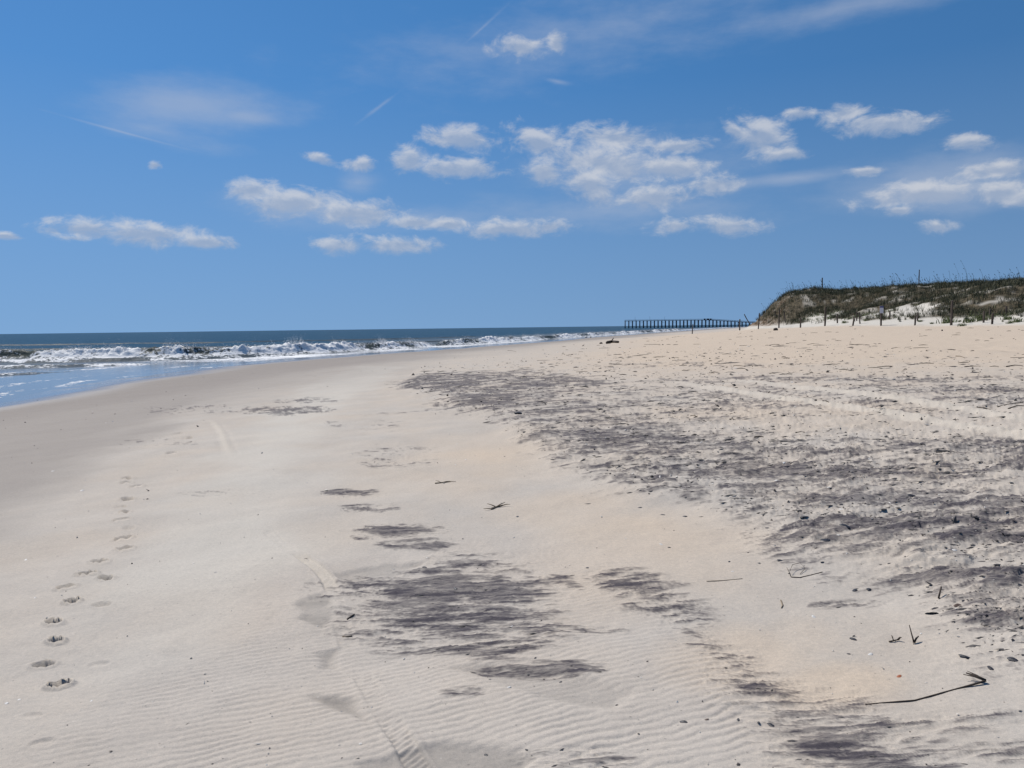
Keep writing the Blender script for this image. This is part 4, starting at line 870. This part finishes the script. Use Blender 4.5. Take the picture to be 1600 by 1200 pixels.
# driftwood further off
def lump(px, py, wpx, hpx, mat, label, cat, name, seed, n=2):
    x, y = unproj(px, py); r_ = random.Random(seed); s = wpx / F * y / 2; sz = hpx / F * y; bm = bmesh.new(); bmesh.ops.create_icosphere(bm, subdivisions=n, radius=1)
    for v in bm.verts:
        c = v.co; k_ = 1 + .35 * float(fbm(np.array([c.x * 1.7 + seed]), np.array([c.y * 1.7 + c.z * 2.3]), 2, seed)[0]); v.co = Vector((c.x * s * k_, c.y * s * .7 * k_, max(c.z, -.35) * sz * .7 * k_))
    o = link(name, bm_mesh(name, bm, True), mat); o.location = (x, y, ground(x, y) + .2 * sz); tag(o, label, cat); return o
lump(1212, 516.3, 7, 5, wood_dark, 'dark rounded stump lying on open sand before the dune posts', 'stump', 'driftwood_stump', 3)
lump(939, 537, 5, 3, wood_dark, 'small dark chunk of driftwood beside the longer log near the surf', 'driftwood', 'driftwood_chunk', 4)
stick('driftwood_log', [(949, 537), (955, 535.5), (961, 535.8), (966, 536)], .16, .10, wood_dark, 'long dark driftwood log lying on flat sand near the surf', 'driftwood', extra=[(1, (.3, .5, .35), .07)])
lump(1472, 517, 2.6, 2.6, wood_dark, 'tiny dark lump on the open sand before the tallest post', 'driftwood', 'driftwood_chunk', 6)
lump(916, 527.6, 3, 1.6, wood_dark, 'tiny dark chunk at the edge of the far surf, left one of a pair', 'driftwood', 'driftwood_chunk', 8).__setitem__('label', 'tiny dark chunk lying on wet sand at the far surf edge')
lump(923, 527.4, 2.4, 1.6, wood_dark, 'x', 'driftwood', 'driftwood_chunk', 9).__setitem__('label', 'tiny dark chunk lying on wet sand at the far surf edge')
for o in list(C.objects):
    if o.get('label') == 'tiny dark chunk lying on wet sand at the far surf edge': o['group'] = 'dark chunks at the far surf edge'
WR = random.Random(12)
for i, (px, py, ln) in enumerate([(1535, 644, 30), (1578, 641, 40), (1590, 645, 30), (1500, 562, 14), (1290, 640, 10), (1180, 575, 22), (1155, 576, 18), (1210, 540, 16), (1270, 538, 18), (1400, 548, 14), (1520, 578, 24), (1585, 577, 26), (1085, 660, 12), (1145, 665, 10), (800, 549, 14), (893, 556, 16), (1250, 684, 14), (1186, 692, 14), (1010, 530, 12), (1060, 527, 20)]):
    dx = ln / 2; sk = WR.uniform(-.12, .12)
    stick('driftwood_stick', [(px - dx, py + sk * ln), (px, py - 1, .006), (px + dx, py - sk * ln)], 0.014 if py < 600 else .009, .005, wood_dark if i % 3 else wood_pale, ('thin %s piece of driftwood ' % ('dark' if i % 3 else 'pale')) + ('by the vehicle tracks' if 590 < py < 700 else 'on the open upper beach'), 'driftwood', group='driftwood pieces on the upper beach', sides=5)

# uncountable litter: shell grit over the pavement, broken reeds on the upper beach
def polar_points(n, d0, d1, a0, a1):
    d = 1 / rng.uniform(1 / d1, 1 / d0, n); d = np.where(rng.random(n) < .4, np.exp(rng.uniform(math.log(d0), math.log(d1), n)), d); a = np.radians(rng.uniform(a0, a1, n)); return d * np.sin(a), d * np.cos(a), d
def litter(name, n, d0, d1, a0, a1, prob, size, mat, flat, elong=1.0):
    x, y, d = polar_points(n, d0, d1, a0, a1); q = surface(x, y); keep = rng.random(n) < prob(q, x, y, d); x, y, d, z = x[keep], y[keep], d[keep], q['z'][keep]; m = len(x)
    s = size(d) * rng.lognormal(0, .45, m); a = rng.uniform(0, 6.28, m) if elong == 1 else rng.normal(.08, .28, m); V = oct_v[None] * np.stack([s * elong * rng.lognormal(0, .4, m), s * rng.uniform(.5, 1, m), s * flat * rng.uniform(.6, 1.4, m)], 1)[:, None, :] * rng.uniform(.7, 1.3, (m, 6, 1))
    tl = rng.normal(0, .35 if elong == 1 else .06, m); V[:, :, 2] += V[:, :, 0] * tl[:, None]
    c, s_ = np.cos(a)[:, None], np.sin(a)[:, None]; V = np.stack([V[:, :, 0] * c - V[:, :, 1] * s_, V[:, :, 0] * s_ + V[:, :, 1] * c, V[:, :, 2]], 2) + np.c_[x, y, z + s * flat * .35][:, None, :]
    me = mesh_np(name, V.reshape(-1, 3), (oct_f[None] + 6 * np.arange(m)[:, None, None]).reshape(-1, 3), False); t = np.repeat(rng.random(m), 6); color_attr(me, 'tone', np.c_[t, t, t, t]); o = link(name, me, mat); o['kind'] = 'stuff'; return o
flake_mat = leaf_mat('shell_and_shade_flakes', (.030, .027, .030), (.17, .15, .13), .8)  # dark shell bits that also stand in for shadow dashes under carved edges
dark_grit = leaf_mat('dark_grit', (.030, .028, .030), (.12, .10, .085), .8); pale_grit = leaf_mat('pale_grit', (.40, .34, .27), (.72, .69, .63), .6)
litter('shell_and_shade_flakes', 30000, 2.4, 60, -8, 40, lambda q, x, y, d: np.clip(q['shell'] * (1 - q['light']) * sstep(45, 14, d) * (.5 + 1.5 * fbm(x * .6, y * 1.2, 3, 115)) + q['dark'] * .06, 0, 1), lambda d: .0020 + .0008 * d ** .9, flake_mat, .4, 2.6)
litter('shell_grit', 9000, 2.2, 70, -8, 44, lambda q, x, y, d: np.clip(q['shell'] * sstep(60, 16, d) * (.5 + 1.2 * fbm(x * .5, y * .5, 3, 111)) + .012, 0, 1), lambda d: .0018 + .0010 * d ** .9, dark_grit, .55)
litter('pale_shell_grit', 9000, 2.2, 60, -40, 44, lambda q, x, y, d: np.clip(q['shell'] * .6 + .05, 0, 1), lambda d: .0018 + .0008 * d ** .9, pale_grit, .5)
litter('beach_specks', 3000, 2.2, 45, -40, 40, lambda q, x, y, d: np.clip(.10 + .25 * q['damp'], 0, 1) * (1 - q['shell']), lambda d: .0013 + .0005 * d, dark_grit, .5)
n = 420; x, y, d = polar_points(n * 3, 12, 75, 2, 42); q = surface(x, y); keep = (q['w'] < 1.5) & (q['z'] > 1.2) & (rng.random(len(x)) < sstep(13, 30, d) * (.12 + .6 * (fbm(x * .25, y * .5, 3, 113) > .08))); x, y, d, z = x[keep][:n], y[keep][:n], d[keep][:n], q['z'][keep][:n]; n = len(x)
ln = rng.lognormal(-2.3, .6, n); a = rng.normal(0, .5, n); wd = .003 + .0001 * d; ux, uy = np.cos(a) * ln, np.sin(a) * ln; t1 = rng.uniform(.0, .012, n)
V = np.stack([np.c_[x - ux, y - uy, z + .004], np.c_[x - ux, y - uy, z + .004 + wd * 2], np.c_[x, y - wd, z + .01], np.c_[x, y + wd, z + .012 + wd * 2 + t1], np.c_[x + ux, y + uy, z + .004], np.c_[x + ux, y + uy, z + .004 + wd * 2]], 1).reshape(-1, 3); k = 6 * np.arange(n)[:, None]
T = np.concatenate([np.array([[0, 2, 1]]) + k, np.array([[1, 2, 3]]) + k, np.array([[2, 4, 3]]) + k, np.array([[3, 4, 5]]) + k, np.array([[0, 1, 3]]) + k, np.array([[3, 5, 4]]) + k]); t = np.repeat(rng.random(n), 6)
plant_object('broken_reeds', [(V, T, t)], leaf_mat('reed_litter', (.085, .062, .042), (.28, .22, .15), .9))
